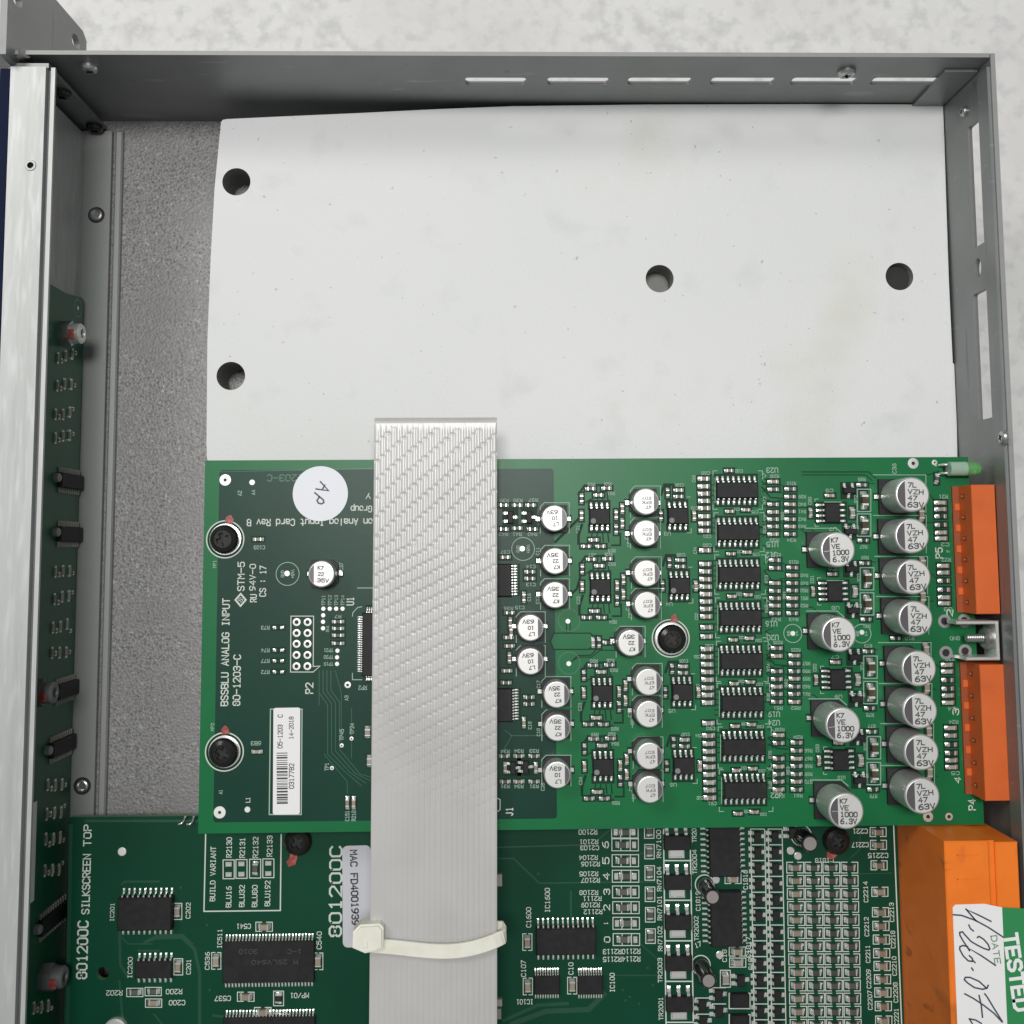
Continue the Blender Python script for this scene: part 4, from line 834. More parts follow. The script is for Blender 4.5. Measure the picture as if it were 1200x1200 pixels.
mt_([(583, 993), (690, 990)], .35); mt_([(583, 1006), (602, 1006), (632, 1035), (775, 1033)], .35); mt_([(745, 1101), (775, 1128)], .3); mt_([(700, 985), (714, 973)], .3)
mt_([(720, 1143), (769, 1143)], .3); mt_([(669, 1045), (669, 1075)], .5); mt_([(143, 1036), (146, 1033), (186, 1033)], .5); mt_([(162, 1114), (186, 1114)], .5)
mt_([(143, 1098), (150, 1106), (178, 1106)], .35); mt_([(170, 1104), (182, 1099), (213, 1098), (228, 1112), (234, 1140), (234, 1200)], .8); mt_([(172, 1102), (184, 1096), (214, 1095), (226, 1106)], .35)
mt_([(140, 1090), (141, 1130), (150, 1145)], .7); mt_([(140, 1150), (144, 1200)], .6); mt_([(100, 962), (234, 962)], .6); mt_([(600, 1200), (640, 1185), (690, 1183), (708, 1165)], 1.2); mt_([(590, 1196), (630, 1178), (665, 1176)], .8); mt_([(83, 968), (79, 1200)], .9)
mt_([(1000, 970), (1008, 978), (1007, 996), (996, 1006)], .25); mt_([(1006, 1024), (1045, 1023)], .25); mt_([(745, 1001), (778, 997)], .3); mt_([(250, 1190), (290, 1195)], .6); mt_([(180, 1188), (190, 1200)], .4)
def mtext(t, x, y, l, h, r, m_='silk'): ptext(SM, t, x, y, l, h, r, zm, m_)
def mbox(x0, y0, x1, y1, w=.2, open_=None):
    p = [at(x0, y0, zm), at(x1, y0, zm), at(x1, y1, zm), at(x0, y1, zm)]
    if open_ == 'h':        # gaps in the middle of the top and bottom sides
        dx = (p[1] - p[0]) * .36
        SM.line([p[0] + dx, p[0], p[3], p[3] + dx], w, 'silk'); SM.line([p[1] - dx, p[1], p[2], p[2] - dx], w, 'silk')
    else: SM.line(p, w, 'silk', True)
def mline(pts, w=.25): SM.line([at(x, y, zm) for x, y in pts], w, 'silk')
for a in (('801200C', 96.5, 1113, 66, 13, 90), ('SILKSCREEN', 101, 1036, 68, 9.5, 90), ('TOP', 102.5, 979, 25, 9.5, 90), ('801200C', 393.3, 1044.5, 103, 15.5, 90), ('BUILD VARIANT', 249.5, 1024, 62, 6.5, 90),
          ('R2130', 268.5, 993, 23, 6.5, 90), ('R2131', 284, 993.5, 23, 6.5, 90), ('R2132', 299.5, 993, 24, 6.5, 90), ('R2133', 316, 991.5, 24, 6.5, 90), ('BLU16', 268, 1051, 24, 6.5, 90), ('BLU32', 283.5, 1050, 25, 6.5, 90), ('BLU80', 298.5, 1050, 25, 6.5, 90), ('BLU192', 313.5, 1047, 29, 6.5, 90),
          ('IC201', 131.5, 1069, 21, 5, 90), ('C202', 220.5, 1067, 18, 5.5, 90), ('IC200', 152.5, 1134, 24, 5.5, 90), ('C201', 221, 1133, 17, 5.5, 90), ('R202', 134, 1163.5, 19, 6, 180), ('R200', 204, 1162, 19, 6, 180), ('C200', 207.5, 1175, 19, 6, 180),
          ('C541', 285.5, 1085.5, 17, 6, 180), ('IC511', 257.5, 1100, 22, 5.5, 90), ('C536', 243, 1126, 20, 5.5, 90), ('C540', 374, 1102, 20, 6, 90), ('C537', 261, 1170, 19, 6, 180), ('MP/01', 351, 1166.5, 22, 6, 180), ('C539', 331, 1186, 18, 6, 180),
          ('R2100', 689, 975, 22, 6, 180), ('R2101', 690, 986.5, 22, 5.5, 180), ('C2103', 691, 993.5, 22, 5.5, 180), ('R2104', 689.5, 1005, 22, 5.5, 180), ('R2106', 692, 1012.5, 22, 5.5, 180), ('R2105', 690, 1024, 22, 5.5, 180), ('R2107', 692, 1031.5, 22, 5.5, 180), ('R2108', 690, 1046, 22, 5.5, 180), ('R2111', 694, 1053, 22, 5.5, 180), ('R2109', 692, 1060.5, 22, 5.5, 180), ('R2112', 695, 1068.5, 22, 5.5, 180), ('R2110R2113', 728.5, 1115, 44, 6, 180), ('R2114R2115', 728.5, 1124, 44, 6, 180),
          ('6', 709.5, 990, 8, 8, 90), ('5', 710, 1008.6, 8, 8.5, 90), ('4', 710.5, 1027, 8, 8, 90), ('3', 711, 1045, 7, 8, 90), ('2', 711, 1063.5, 7, 8, 90), ('1', 710, 1082, 3, 5, 90), ('0', 711.5, 1101, 7, 7.5, 90),
          ('IC1600', 641.5, 1055, 28, 6, 90), ('C1600', 619.5, 1075, 23, 6, 90), ('C107', 613.5, 1135, 19, 6, 90), ('C10', 669, 1135, 14, 6, 90), ('IC101', 615, 1174, 20, 6, 180), ('IC100', 717.5, 1151.5, 22, 6, 90),
          ('TR2001', 774.5, 1182, 26, 5.5, 90), ('TR2003', 773.5, 1137, 28, 5.5, 90), ('RN7102', 773.5, 1100, 28, 5.5, 90), ('RN7101', 773, 1064, 28, 5.5, 90), ('RN7104', 772.5, 1030, 28, 5.5, 90), ('RN7100', 772, 989, 32, 5.5, 90), ('TR2002', 816, 1088, 28, 5.5, 90), ('TR2004', 814, 1010, 28, 5.5, 90), ('TR20', 813.5, 979, 16, 5.5, 90), ('C1819', 818, 1056, 22, 5.5, 90), ('C1816', 873.5, 1031, 22, 5.5, 90), ('17', 818, 1107, 8, 6, 20),
          ('C221', 1008, 974, 18, 6, 180), ('C2217', 1008, 990, 20, 6, 180), ('C2215', 1029, 1002.5, 24, 6, 180), ('C1818', 966, 1008, 22, 5, 180), ('C2214', 1014.5, 1045, 24, 5.5, 90), ('C2213', 1045, 1069, 22, 5.5, 90), ('C2212', 1015.5, 1086, 22, 5.5, 90), ('C2218', 1046.5, 1101, 20, 5.5, 90), ('C2211', 1017, 1118, 20, 5.5, 90), ('C2210', 1048, 1132, 22, 5.5, 90), ('C2209', 1018, 1147, 22, 5.5, 90), ('C2208', 1049.5, 1163, 23, 5.5, 90), ('C2207', 1019.5, 1172, 22, 5.5, 90), ('C2221', 1050.5, 1192, 20, 5.5, 90), ('C1817', 877, 1110, 24, 5.5, 90), ('C18', 849, 1120, 14, 5.5, 90), ('C1817', 879.5, 1125, 22, 5.5, 90)):
    mtext(*a)
mline([(241, 978), (239, 1068), (328.5, 1067), (329.5, 978)], .3); mline([(1047, 962), (1057, 1210)], .3)
SOIC20 = dict(bw=12.8, bh=7.5, H=2.4, n=10, pitch=1.27, lw=.4, reach=1.25, foot=.4)
SOIC14 = dict(bw=8.65, bh=3.9, H=1.5, n=7, pitch=1.27, lw=.42, reach=1.1, foot=.35)
TSOP = dict(bw=21.8, bh=9.6, H=1.1, n=27, pitch=.79, lw=.33, reach=.95, foot=.35)
SO24 = dict(bw=14.4, bh=6.2, H=2.2, n=12, pitch=1.20, lw=.36, reach=1.4, foot=.35)
SSOP10 = dict(bw=6.1, bh=4.3, H=1.4, n=10, pitch=.60, lw=.26, reach=1.0, foot=.35)
ic(main, 169, 1072, ZM, SOIC20, 0, None, 'black twenty-lead chip near the board corner')
ic(main, 179.5, 1137, ZM, SOIC14, 0); o = ic(main, 314.5, 1127.5, ZM, TSOP, 0, None, 'wide flat black memory chip with fine leads')
g = MB(); text(g, '3010', (-4.8, 2.5, 1.115), 4.4, 1.1, 180, 'epoxy_faint'); text(g, 'M 29LV640', (1.5, 0, 1.115), 11, 1.1, 180, 'epoxy_faint'); text(g, '1-C', (6.2, 2.4, 1.115), 3.4, 1.1, 180, 'epoxy_faint'); sub('printed_text', g.mesh('chip_print'), o)
ic(main, 315, 1217, ZM, TSOP, 0, None, 'second wide flat memory chip below the first')
ic(main, 663.5, 1104, ZM, SO24, 0); ic(main, 641, 1155, ZM, SSOP10, 0); ic(main, 692, 1155, ZM, SSOP10, 0)
ic(main, 849.5, 996, ZM, SOIC20, 90, None, 'tall black chip beside the card edge'); ic(main, 851.5, 1078, ZM, SOIC20, 90, None, 'tall black chip between the two upright capacitors')
mline([(842, 1043.5), (864, 1043.5)], .25)
SOT = dict()
def sot223(x, y):
    def mk():
        m = MB(); m.box((0, 0, .1), (6.4, 3.5, 1.55), 'epoxy', ch=.2); return m.mesh('sot223')
    def ml():
        m = MB()
        for i in (-1, 0, 1): lead(m, i * 2.3, 1.73, 1, .75, .8, 1.6, .5)
        return fix(m.mesh('sot223_leads'))
    def mtb():
        m = MB(); m.box((0, -2.55, .05), (3.5, 2.1, .55), 'tin', ch=.12); m.box((0, -2.7, .01), (3.9, 2.6, .1), 'solder', ch=.04); return m.mesh('sot223_tab')
    p = at(x, y, ZM + 1.2); p.z = ZM
    o = part('power_transistor', cached('s223', mk), main, p); sub('leads', cached('s223l', ml), o); sub('tab', cached('s223t', mtb), o)
for i, y in enumerate((987.5, 1034, 1081, 1129, 1177)): sot223(793.5 + i * .7, y)
mline([(777.5, 972), (780.5, 1200)], .3); mline([(809, 996), (812.5, 1196)], .3)
for y in (1008.5, 1055, 1102.5, 1150, 1198): mline([(778.3 + (y - 1000) * .013, y), (809.5 + (y - 1000) * .015, y)], .3)
def msmd(x, y, L=2.7, Wd=1.3, H=.7, body='cap_tan', rot=0, box=True, name=None, bx=None):
    o = smd(main, x, y, ZM, L, Wd, H, body, rot, False, name)
    if box:
        a, b = (L / 2 + .45, Wd / 2 + .4); a, b = (a, b) if rot % 180 == 0 else (b, a); k = 1 / mmpp(ZM, y)
        mbox(x - a * k, y - b * k, x + a * k, y + b * k, .2, 'h' if box == 'h' else None)
    return o
for x, y in ((208, 1068), (209, 1133)): msmd(x, y, 3.0, 1.3, .8, 'cap_tan', 90)
for x, y, b in ((158, 1163, 'res_grey'), (179.5, 1162, 'res_grey'), (180, 1175.5, 'cap_tan')): msmd(x, y, 3.0, 1.2, .5, b)
for x, y, r in ((309.5, 1086, 0), (253.5, 1126, 90), (373, 1126.5, 90), (288, 1168, 0), (308, 1186, 0), (618, 1104, 90), (618.5, 1156, 90), (670.5, 1155, 90)): msmd(x, y, 3.1, 1.4, .9, 'cap_tan', r, 'h')
msmd(326.5, 1170, 2.6, 1.6, .5, 'res_black', 90)
for i, x in enumerate((268, 283, 299, 314.5)):
    y = 1018.7 - .4 * i
    mbox(x - 6.5, y - 11, x + 6.5, y + 11, .22, None)
    if i == 2: smd(main, x, y, ZM, 3.2, 1.3, .45, 'res_grey', 90, False)
    else:
        for s in (-1, 1): g = MB(); g.box((0, 0, 0), (1.5, 1.1, .16), 'solder', ch=.07); part('solder_pad', cached('jpad', lambda: g.mesh('jpad')), main, Vector((*at(x, y + s * 6, ZM)[:2], ZM + .02)))
for i, y in enumerate((975, 990, 1008.6, 1026.8, 1045.2, 1063.6, 1082, 1101)):
    x = 732.3 + i * .25; mbox(x - 15.5, y - 7, x + 15.5, y + 7); mline([(x - 5, y - 7), (x - 5, y + 7)], .2); mline([(x + 6, y - 7), (x + 6, y + 7)], .2)
    smd(main, x - 3 if i % 3 else x + 1, y, ZM, 3.4, 1.5, .5, 'res_grey', 0, False); g = MB(); g.box((0, 0, 0), (1.0, 1.6, .16), 'solder', ch=.07); part('solder_pad', cached('kpad', lambda: g.mesh('kpad')), main, Vector((*at(x + (10.5 if i % 2 else 10), y, ZM)[:2], ZM + .02)))
    if i % 3 == 0: part('solder_pad', cached('kpad', lambda: g.mesh('kpad')), main, Vector((*at(x - 11, y, ZM)[:2], ZM + .02)))
for i, y in enumerate((974, 998, 1023, 1048, 1072, 1097)): msmd(760.8 + i * .3, y, 2.6, 1.5, .5, 'res_grey', 90)
# two long columns of three-leg diodes
for c in (0, 1):
    for j in range(13):
        y = 980.5 + 18.5 * j + (1.5 if j > 5 else 0); x = 887.5 + 20.5 * c + .33 * j
        sot23(main, x, y, ZM, 90, 2.5, 1.7)
        mline([(x - 8, y - 9), (x + 8, y - 9)], .22)
    mline([(879.5 + 20.5 * c, 972), (884 + 20.5 * c, 1200)], .22); mline([(896 + 20.5 * c, 972), (900.5 + 20.5 * c, 1200)], .22)
sot23(main, 929, 976, ZM, 90, 2.6, 1.9); sot23(main, 868, 1149, ZM, 90, 2.6, 1.9)
for x, y in ((842, 1166), (842.5, 1185), (823, 1178), (824, 1197)): sot23(main, x, y, ZM, 90, 2.6, 1.9); mline([(x - 8, y - 8.5), (x + 8, y - 8.5)], .22)
for y in (1173, 1198): g = MB(); g.box((0, 0, .05), (4.2, 3.0, 1.7), 'epoxy', ch=.2); part('diode', cached('smadiode', lambda: g.mesh('smadiode')), main, Vector((*at(867.5, y, ZM + 1.5)[:2], ZM))); mbox(854.5, y - 9, 879, y + 9, .25)
msmd(859, 1030, 3.0, 1.4, .9, 'cap_tan', 0, 'h'); msmd(864, 1115, 3.0, 1.4, .9, 'cap_tan', 0, 'h'); msmd(864.5, 1128, 3.0, 1.4, .9, 'cap_grey', 0); msmd(850, 1147, 3.2, 1.6, .9, 'cap_grey', 90)
# block of filter parts, four columns
for j in range(13):
    y = 1016.7 + 15.35 * j
    for c in range(4):
        x = 932 + 21.2 * c + .55 * j * .6
        smd(main, x, y, ZM, 3.2, 1.35, .75, 'cap_dim' if c == 0 else 'res_green', 0, False)
        mbox(x - 10, y - 6.3, x + 9.6, y + 6.3, .2, 'h')
for y in (975, 990, 1014, 1045, 1069, 1085, 1101, 1117, 1132, 1147.5, 1163, 1179, 1196): msmd(1029 + (y - 975) * .03, y, 3.0, 1.4, .9, 'cap_dim', 0, 'h')
# upright electrolytics on the main board
def radial(x, y, D, H, label):
    r = D / 2
    m = MB(); m.lathe([(0, 0), (r * .9, 0), (r, .5), (r, H - .4), (r * .92, H), (r * .76, H + .02), (r * .74, H - .05, 'sleeve_top'), (0, H - .05)], 'sleeve', 26)
    p = at(x, y, ZM + H); p.z = ZM + .6
    o = part('radial_capacitor', m.mesh('radial_capacitor'), main, p, 0, label)
    g = MB()
    for s in (-1, 1): g.tube([(s * .9, 0, .1), (s * .9, 0, -.65)], .25, 'tin', 6)
    sub('lead_wire', g.mesh('lead_wire'), o)
    k = mmpp(ZM); SM.disc((p.x, p.y, zm), r + .5, 'silk', 28, r + .25)
radial(834.5, 1050.5, 3.8, 8.5, 'small black upright capacitor over the two tall chips'); radial(830, 1148.5, 3.8, 8.5, 'small black upright capacitor below the tall chips'); radial(948.5, 988, 4.2, 6.5, 'small black upright capacitor beside the card edge')
for x, y in ((839, 1031), (843.5, 1119), (926.5, 997), (935, 1003)): pad(x, y, 4.5, 0, 'tin', main, ZM)
for i, (x, y) in enumerate(((979, 984), (350, 985))):
    p = at(x, y, ZM); part('screw', screw_head(3.3, 2.3, 'black_screw'), main, p + Vector((0, 0, .02)), 30, 'black screw half under the card')
    m = MB(); m.prism([(-1.5, -1.1), (.2, -1.5), (1.4, -.3), (1.9, 1.2), (.6, 1.5), (-.4, .5), (-1.3, .2)], 0, .25, 'red_lacquer'); lq = at((975, 342)[i], (999, 1007)[i], ZM); part('lacquer_spot', m.mesh('lacquer_spot'), main, lq + Vector((0, 0, .05)), (0, 30)[i])
pad(143, 998, 4.8, 0, 'pad_white', main, ZM)
for x, y in ((631, 1024), (730, 1160), (738, 1168), (733, 1172), (749, 1176), (765, 1154), (759, 1134), (243, 1084), (246, 1160), (588, 1033), (586.5, 1170), (212, 1040)): pad(x, y, 1.8, 0, 'mask_main_trace', main, ZM)
m = MB(); m.tube([at(209, 966, ZM + 1.5), at(213, 965, ZM + .9), at(216, 961, ZM + 1.6), at(217, 957, ZM + 3)], .25, 'tin', 6)
apart('wire_end', m, main); m = MB(); m.tube([at(219, 966, ZM + 1.5), at(223, 966, ZM + .9), at(226, 962, ZM + 1.6), at(227, 957, ZM + 3)], .25, 'tin', 6); apart('wire_end', m, main)
m = MB(); p = at(134, 1209, ZM + 1.4); m.lathe([(0, 0), (2.8, 0), (2.8, 1.1), (2.4, 1.4), (0, 1.4)], 'can_top', 24); part('crystal_can', m.mesh('crystal_can'), main, (p.x, p.y, ZM))
for x, y, w, h in ((584.5, 1030, 4, 14), (584.5, 1173, 5, 8), (583.5, 1186, 4, 12)):
    p = at(x, y, ZM); m = MB(); m.box((0, 0, 0), (1.6, h * .2, 1.2), 'cap_grey', ch=.1); part('chip_capacitor', m.mesh('edge_chip'), main, p)
# address sticker
k = mmpp(ZM)
m = MB(); m.prism(rrect(-15.5 * k, -56 * k, 17 * k, 56 * k, 1.2, 4), 0, .1, 'paper_mac')
st = part('address_sticker', m.mesh('address_sticker'), main, at(417.5, 1050, ZM) + Vector((0, 0, .06)), .8, 'pale grey sticker printed MAC FD4001939 beside the ribbon')
m = MB(); ptext(m, 'MAC FD4001939', 415.5, 1040, 86, 9, 271, ZM + .19, 'ink', .34); asub('printed_text', m, st)
apart('silkscreen_print', SM, main, None, 'stuff'); apart('traces', TM, main, None, 'stuff')
# big orange plug and socket at the rear
zo = 36.4
X0 = at(1052, 1010, ZM).x; Xt = at(1108, 1000, zo).x; X0 = (X0 + Xt) / 2
Yt = at(1140, 985.5, zo).y
xg0 = at(1160, 1020, zo).x; xg1 = at(1168, 1020, zo).x; Xe = at(1194, 1000, zo).x
m = MB()
m.box(((X0 + xg0) / 2, (Yt + YB + 10) / 2, ZM), (xg0 - X0, Yt - YB - 10, zo - ZM), 'orange_big', ch=.25)
tb_ = apart('terminal_block', m, main, 'big orange plug-in terminal block by the rear panel')
g = MB(); g.box(((xg0 + xg1) / 2, (Yt + YB + 10) / 2, ZM), (xg1 - xg0 + .02, Yt - YB - 10 - .3, zo - ZM - .9), 'orange_big'); asub('groove', g, tb_)
g = MB(); g.box(((xg1 + Xe) / 2, (Yt + YB + 10) / 2 - .2, ZM), (Xe - xg1, Yt - YB - 10.4, zo - ZM - .25), 'orange_big', ch=.25); asub('plug_body', g, tb_)
for y in (1002, 1030):
    p = at(1128, y, zo); g = MB(); g.box((p.x + 1.0, p.y, zo - .02), (4.6, .35, .14), 'orange_big', ch=.05); g.box((p.x - 1.2, p.y - .5, zo - .02), (.35, 1.2, .14), 'orange_big', ch=.05); asub('moulded_mark', g, tb_)
k = mmpp(zo)
s0 = at(1116, 1060, zo + .03); s1 = at(1174, 1064, zo + .03); s2 = at(1204, 1068, zo + .03)
m = MB(); m.prism([(s0.x, s0.y - .6), (s0.x + .6, s0.y), ((s0.x + s1.x) / 2 + 1.5, s0.y + .1), (s1.x, s0.y - .7), (s1.x, -128), (s0.x, -128)], zo + .03, zo + .15, 'paper')
m.prism([(s1.x, s0.y - .75), (s2.x + 3, s0.y - 1.2), (s2.x + 3, -128), (s1.x, -128)], zo + .03, zo + .14, 'green_print')
asub('tested_sticker', m, tb_)
g = MB(); zz = zo + .21
q = lambda cx, cy: (1090 + cx * .13333, 1040 + cy * .13333)
for s in ([(205, 240), (275, 245), (400, 290), (510, 350), (640, 435)], [(315, 190), (400, 290), (410, 300), (320, 195), (420, 240), (535, 298)], [(340, 330), (355, 362), (380, 382)],
          [(415, 440), (430, 430), (470, 455), (510, 500), (525, 540), (515, 550), (470, 535), (420, 510), (360, 475), (300, 410), (285, 390), (260, 395), (262, 420), (290, 470), (350, 560), (330, 530), (450, 600), (575, 685)], [(330, 520), (290, 510), (262, 520), (260, 545), (290, 600), (335, 645), (370, 650), (372, 625), (345, 600)], [(375, 640), (395, 660)],
          [(365, 708), (378, 728)], [(510, 860), (500, 885), (460, 895), (390, 880), (330, 840), (300, 810), (310, 790), (350, 790), (430, 825), (490, 880)], [(305, 935), (380, 975), (470, 1035), (560, 1105), (630, 1180)], [(480, 935), (500, 960), (560, 1060), (635, 1180)], [(430, 950), (450, 1040), (460, 1140)], [(345, 1155), (400, 1165), (450, 1195)], [(345, 1155), (370, 1195)]):
    g.line([at(*q(*p), zz) for p in s], .33, 'pen')
ptext(g, 'DATE', 1167, 1113, 33, 8, 276, zz, 'green_text', .22); ptext(g, 'TESTED', 1190.5, 1139, 90, 19, 276, zz + .02, 'paper', .72); asub('sticker_writing', g, tb_)

# ================================================================== upright display board behind the front panel
XB = at(97.5, 362, 3.0).x
disp = thing('display_board', (XB, -40, 0), 'narrow green circuit board standing upright behind the aluminium front rail', 'circuit board')
YD1 = atX(66, 337, XB).y; cA_ = atX(97, 352, XB)
m = MB(); m.box((0, 0, 0), (.1, .1, .1), 'fr4'); m = MB()
plate(m, [(YB + 8, 2.6), (cA_.y, 2.6), (cA_.y + .6, 4), (YD1, 14), (YD1, 31), (YB + 8, 31)], [], lambda u, v, w: (XB - 1.6 + 1.6 * w, u, v), 'mask_display', side='fr4')
apart('board', m, disp)
for yy, zz in ((60, 20), (-30, 20), (-120, 20)):
    g = MB(); g.lathe([(0, 0), (2.5, 0), (2.5, XB - 1.6 - XP), (0, XB - 1.6 - XP)], 'bolt', 12, axis='x'); part('spacer_post', g.mesh('side_post'), disp, (XP, yy - 20, zz))
def dchip(x0, x1, y):
    a = atX(x0, y, XB); b = atX(x1, y, XB); z0, z1 = sorted((a.z, b.z)); yc = (a.y + b.y) / 2
    g = MB(); L_ = z1 - z0; g.box((0, 0, 0), (3.6, L_, 1.2), 'epoxy', ch=.2)
    g.v = [(v[2], v[0], v[1]) for v in g.v]
    o = part('integrated_circuit', g.mesh('upright_chip'), disp, (XB + .1, yc, (z0 + z1) / 2))
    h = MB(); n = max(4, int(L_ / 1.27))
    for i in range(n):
        for s in (-1, 1): h.box((s * 2.5, (i - (n - 1) / 2) * L_ / n, 0), (1.3, .40, .45), 'cap_grey', ch=.05)  # grey instead of tin: shade under the rail put into the colour
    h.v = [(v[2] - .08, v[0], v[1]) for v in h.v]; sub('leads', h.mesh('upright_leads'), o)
    r = MB(); r.lathe([(0, 0), (1.1, 0), (1.1, 1.1), (.8, 1.4), (0, 1.4)], 'steel_edge', 14, axis='x'); part('test_post', cached('tpost', lambda: r.mesh('test_post')), disp, (XB, yc + .4, z1 + 1.4))
for x0, x1, y in ((67, 92, 564), (66, 91, 626), (64, 87, 808), (57, 83, 874), (45, 76, 1075)): dchip(x0, x1, y)
def dsmd(x, y, L=2.2):
    p = atX(x, y, XB)
    def mk():
        g = MB(); g.box((0, 0, 0), (L, .7, .5), 'cap_grey', ch=.08)
        for s in (-1, 1): g.box((s * L * .62, 0, 0), (.5, .7, .35), 'tin', ch=.1)
        g.v = [(v[2], v[0], v[1]) for v in g.v]; return g.mesh('upright_chip_part')
    part('chip_resistor', cached(('dsmd', L), mk), disp, (XB, p.y, p.z))
for y, x0 in ((418, 64), (453, 63), (487, 61), (514, 61), (670, 61), (701, 60), (735, 58), (765, 57), (920, 52), (953, 51), (985, 50), (1020, 49), (1180, 36)):
    for i, dx in enumerate((3, 12, 20)): dsmd(x0 + dx, y + random.uniform(-2, 2) - dx * .1, 1.9)
    dsmd(x0 + 7.5, y + random.uniform(0, 5), .6); dsmd(x0 + 24, y + random.uniform(-9, 6), .4)
def nut(x, y, lac):
    mt = 'bolt' if lac else 'steel_dark'  # darker steel dims the other nuts: rail's shade put into the colour
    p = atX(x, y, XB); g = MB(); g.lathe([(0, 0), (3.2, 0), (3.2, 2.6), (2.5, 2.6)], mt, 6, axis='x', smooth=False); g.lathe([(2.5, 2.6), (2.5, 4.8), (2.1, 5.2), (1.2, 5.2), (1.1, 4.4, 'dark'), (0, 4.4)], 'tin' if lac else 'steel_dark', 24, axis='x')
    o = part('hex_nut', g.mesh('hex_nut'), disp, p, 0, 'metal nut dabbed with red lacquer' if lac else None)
    if True:
        h = MB(); h.box((0, 0, 0), (2.4, 2.3, .5), 'red_lacquer', ch=.12); h.v = [(v[0] + 2.9, v[1] - .6, v[2] + 2.2) for v in h.v]; sub('lacquer_spot', h.mesh('lacquer_spot'), o)
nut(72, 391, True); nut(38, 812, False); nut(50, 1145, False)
m = MB(); a = atX(41, 940, XB + .4); b = atX(40, 1055, XB + .4)
m.box((XB + .25, (a.y + b.y) / 2, 22), (.4, a.y - b.y, 4), 'paper'); apart('edge_label', m, disp, 'white strip label on the upper edge')
SD = MB(); p = atX(93, 362, XB); SD.disc((0, 0, 0), .55, 'pad_white', 14); SD.disc((0, 0, 0), 2.3, 'silk_dim', 24, 2.15); SD.v = [(v[2] + XB + .03, v[0] + p.y, v[1] + p.z + .9) for v in SD.v]; apart('silkscreen_print', SD, disp)

# ================================================================== flat ribbon cable
YFOLD = at(510, 496, 30).y
xa0, xa1 = at(438.5, 520, 30).x, at(433, 1150, 28.5).x; xb0, xb1 = at(582.5, 520, 30).x, at(582.5, 1150, 28.5).x
NW = 23; SUBD = 8
def zr(y):
    t = (YFOLD - y)
    z = 30.0 - .010 * t + .25 * math.sin(t / 22.0)
    if y < -125: z -= min(12, (-125 - y) ** 1.5 * .05)
    return z
rng = random.Random(5)
def emboss(u, v):
    """height in mm; u in wires across, v mm from the fold"""
    A = max(0.0, min(1.0, (84 - v + u * .5) / 26.0)); fade = .40 + .60 * min(1, u / 7.0) if v > 45 else 1.0
    col = math.floor(u - .0001)
    pit, sl = (4.3, 1.05) if v < 26 + .25 * col else (2.9, .62)
    d = v + col * sl + .05 * math.sin(col * 12.9898); band = math.floor(d / pit); fr = d / pit - band
    jit = .85 + .15 * math.sin(band * 7.3 + col * 3.1)
    edge = math.exp(-((min(fr, 1 - fr)) * pit / .22) ** 2)
    c = math.cos(2 * PI * (u - .5)); c = math.copysign(abs(c) ** .6, c)
    fade *= min(1, v / 2.0)
    return fade * (.052 * c + A * jit * (.11 * (fr - .5) - .10 * edge))
m = MB(); nU = NW * SUBD
def xw(f, y):
    t = (YFOLD - y) / (YFOLD - at(510, 1150, 28.5).y); t = max(0, min(1.3, t))
    return (xa0 + (xa1 - xa0) * t) * (1 - f) + (xb0 + (xb1 - xb0) * t) * f
vs = []; rows = 0; TH = .75
path = [('u', YFOLD - .28 * i) for i in range(int((YFOLD + 165) / .28))]
for kind, y in path:
    z = zr(y); v = YFOLD - y
    for i in range(nU + 1):
        u = i / SUBD; vs.append((xw(i / nU, y), y, z + (emboss(u, v) if 0 < i < nU else -.12)))
    rows += 1
n1 = nU + 1
m.add(vs, [(r * n1 + i, r * n1 + n1 + i, r * n1 + n1 + i + 1, r * n1 + i + 1) for r in range(rows - 1) for i in range(nU)], 'ribbon', True)
# underside, edges
bot = []
for kind, y in path[::8] + [path[-1]]:
    z = zr(y) - TH; bot.append((xw(0, y), xw(1, y), y, z))
for j in range(len(bot) - 1):
    a, b = bot[j], bot[j + 1]
    m.add([(a[0], a[2], a[3]), (a[1], a[2], a[3]), (b[1], b[2], b[3]), (b[0], b[2], b[3])], [(0, 1, 2, 3)], 'ribbon')
    for xi in (0, 1): m.add([(a[xi], a[2], a[3]), (b[xi], b[2], b[3]), (b[xi], b[2], b[3] + TH - .1), (a[xi], a[2], a[3] + TH - .1)], [(0, 1, 2, 3)], 'ribbon')
ribbon = thing('ribbon_cable', (0, -20, 24), 'flat grey ribbon cable with embossed diagonal pattern running down across both boards', 'cable')
apart('upper_run', m, ribbon)
m = MB(); zf = zr(YFOLD); rf = 1.5; vs = []
NA = 12; prof = []
for k in range(NA + 1):
    a = PI / 2 - PI * k / NA; prof.append((YFOLD + rf * 1.0 * math.cos(a), zf - rf + rf * math.sin(a)))
yend = at(510, 690, 26).y; prof += [(YFOLD - 4, zf - 2 * rf), (YFOLD - 12, zf - 2 * rf - .3), (yend, zf - 2 * rf - .4)]
for y, z in prof:
    for i in range(nU + 1): vs.append((xw(i / nU, min(y, YFOLD)), y, z))
m.add(vs, [(r * n1 + i, r * n1 + i + 1, r * n1 + n1 + i + 1, r * n1 + n1 + i) for r in range(len(prof) - 1) for i in range(nU)], 'ribbon', True)
apart('folded_run', m, ribbon)
m = MB(); m.box(((xa0 + xb0) / 2, yend - 1, ZC), (xb0 - xa0 - 3, 6, 4.1), 'cap_base', ch=.2); apart('connector', m, ribbon, 'black connector under the ribbon')
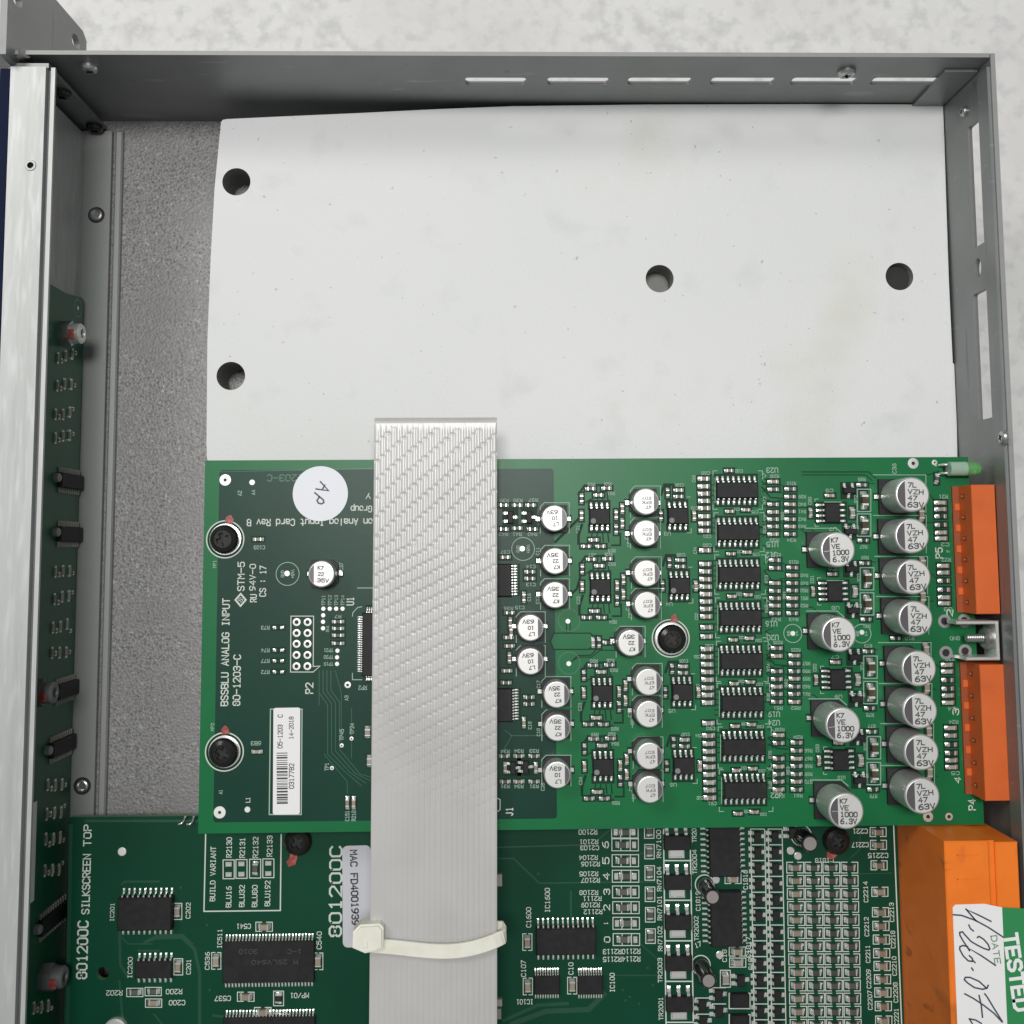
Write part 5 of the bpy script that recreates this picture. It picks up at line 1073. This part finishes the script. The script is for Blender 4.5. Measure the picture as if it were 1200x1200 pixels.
ye = -164.0; m = MB(); m.box(((xw(0, ye) + xw(1, ye)) / 2, ye, ZM), (xw(1, ye) - xw(0, ye) + 3, 7, zr(ye) - ZM + 1.2), 'cap_base', ch=.3); apart('connector', m, ribbon, 'black plug of the ribbon on the main board')
# ================================================================== cable tie
tie = thing('cable_tie', (at(510, 1105, 29).x, at(510, 1105, 29).y, 27), 'off-white nylon cable tie strapped around the grey ribbon cable', 'cable tie')
yc0 = at(440, 1102, 29).y; yc1 = at(585, 1098, 29).y; xl, xr = at(436, 1100, 29).x, at(584.5, 1100, 29).x
m = MB(); loop = []
N1 = 22
for k in range(N1 + 1):
    t = k / N1; x = xl - .3 + (xr - xl + .6) * t
    loop.append((x, yc0 + (yc1 - yc0) * t - 1.9 * math.sin(PI * t ** 1.5) - .9 * (1 - t), zr(yc0) + .25 + .9 * math.sin(PI * t) ** .4 + .5 * t))
for k in range(1, 6):
    a = PI * k / 6; loop.append((xr + .45 + .5 * math.sin(a), yc1 + .35 * k / 3, zr(yc0) - .3 + 1.0 * math.cos(a)))
for k in range(N1 + 1):
    t = 1 - k / N1; loop.append((xl - .3 + (xr - xl + .6) * t, yc0 + (yc1 - yc0) * t + 1.2, zr(yc0) - 1.6))
vs = []; wd = 1.55; th = .8
for i, (x, y, z) in enumerate(loop):
    a = Vector(loop[max(i - 1, 0)]); b = Vector(loop[min(i + 1, len(loop) - 1)]); d = (b - a).normalized()
    wv = Vector((0, 1, 0)); wv = (wv - d * wv.dot(d)).normalized(); nv = d.cross(wv)
    nv = -nv if i < 0 else nv
    c = Vector((x, y, z))
    for s, q_ in ((-1, 0), (1, 0), (1, .75), (.88, 1), (-.88, 1), (-1, .75)): vs.append(c + wv * wd * s + nv * th * q_)
fs = []
for i in range(len(loop) - 1):
    for k in range(6): fs.append((i * 6 + k, i * 6 + (k + 1) % 6, (i + 1) * 6 + (k + 1) % 6, (i + 1) * 6 + k))
m.add(vs, fs, 'nylon'); me = m
xs, ys, zs = zip(*m.v); c = ((min(xs) + max(xs)) / 2, (min(ys) + max(ys)) / 2, min(zs)); part('strap', fix(m.mesh('strap', c)), tie, c)
hx = at(430, 1100, 33).x; hy = at(430, 1104, 33).y
m = MB(); m.prism([(-3.4, -1.9), (-.6, -3.1), (1.6, -2.7), (3.4, -1.9), (3.4, 2.3), (2.6, 3.2), (-1.8, 3.0), (-3.3, 1.6)], 0, 4.0, 'nylon')
m.prism([(-2.9, -1.6), (-.6, -2.6), (1.4, -2.3), (3.0, -1.6), (3.0, 2.0), (2.3, 2.8), (-1.6, 2.6), (-2.8, 1.3)], 4.0, 4.6, 'nylon')
m.box((-.6, -1.0, 4.55), (1.3, 1.5, .18), 'nylon', ch=.07)
part('head', m.mesh('tie_head'), tie, (hx, hy, zr(hy) - 1.6))
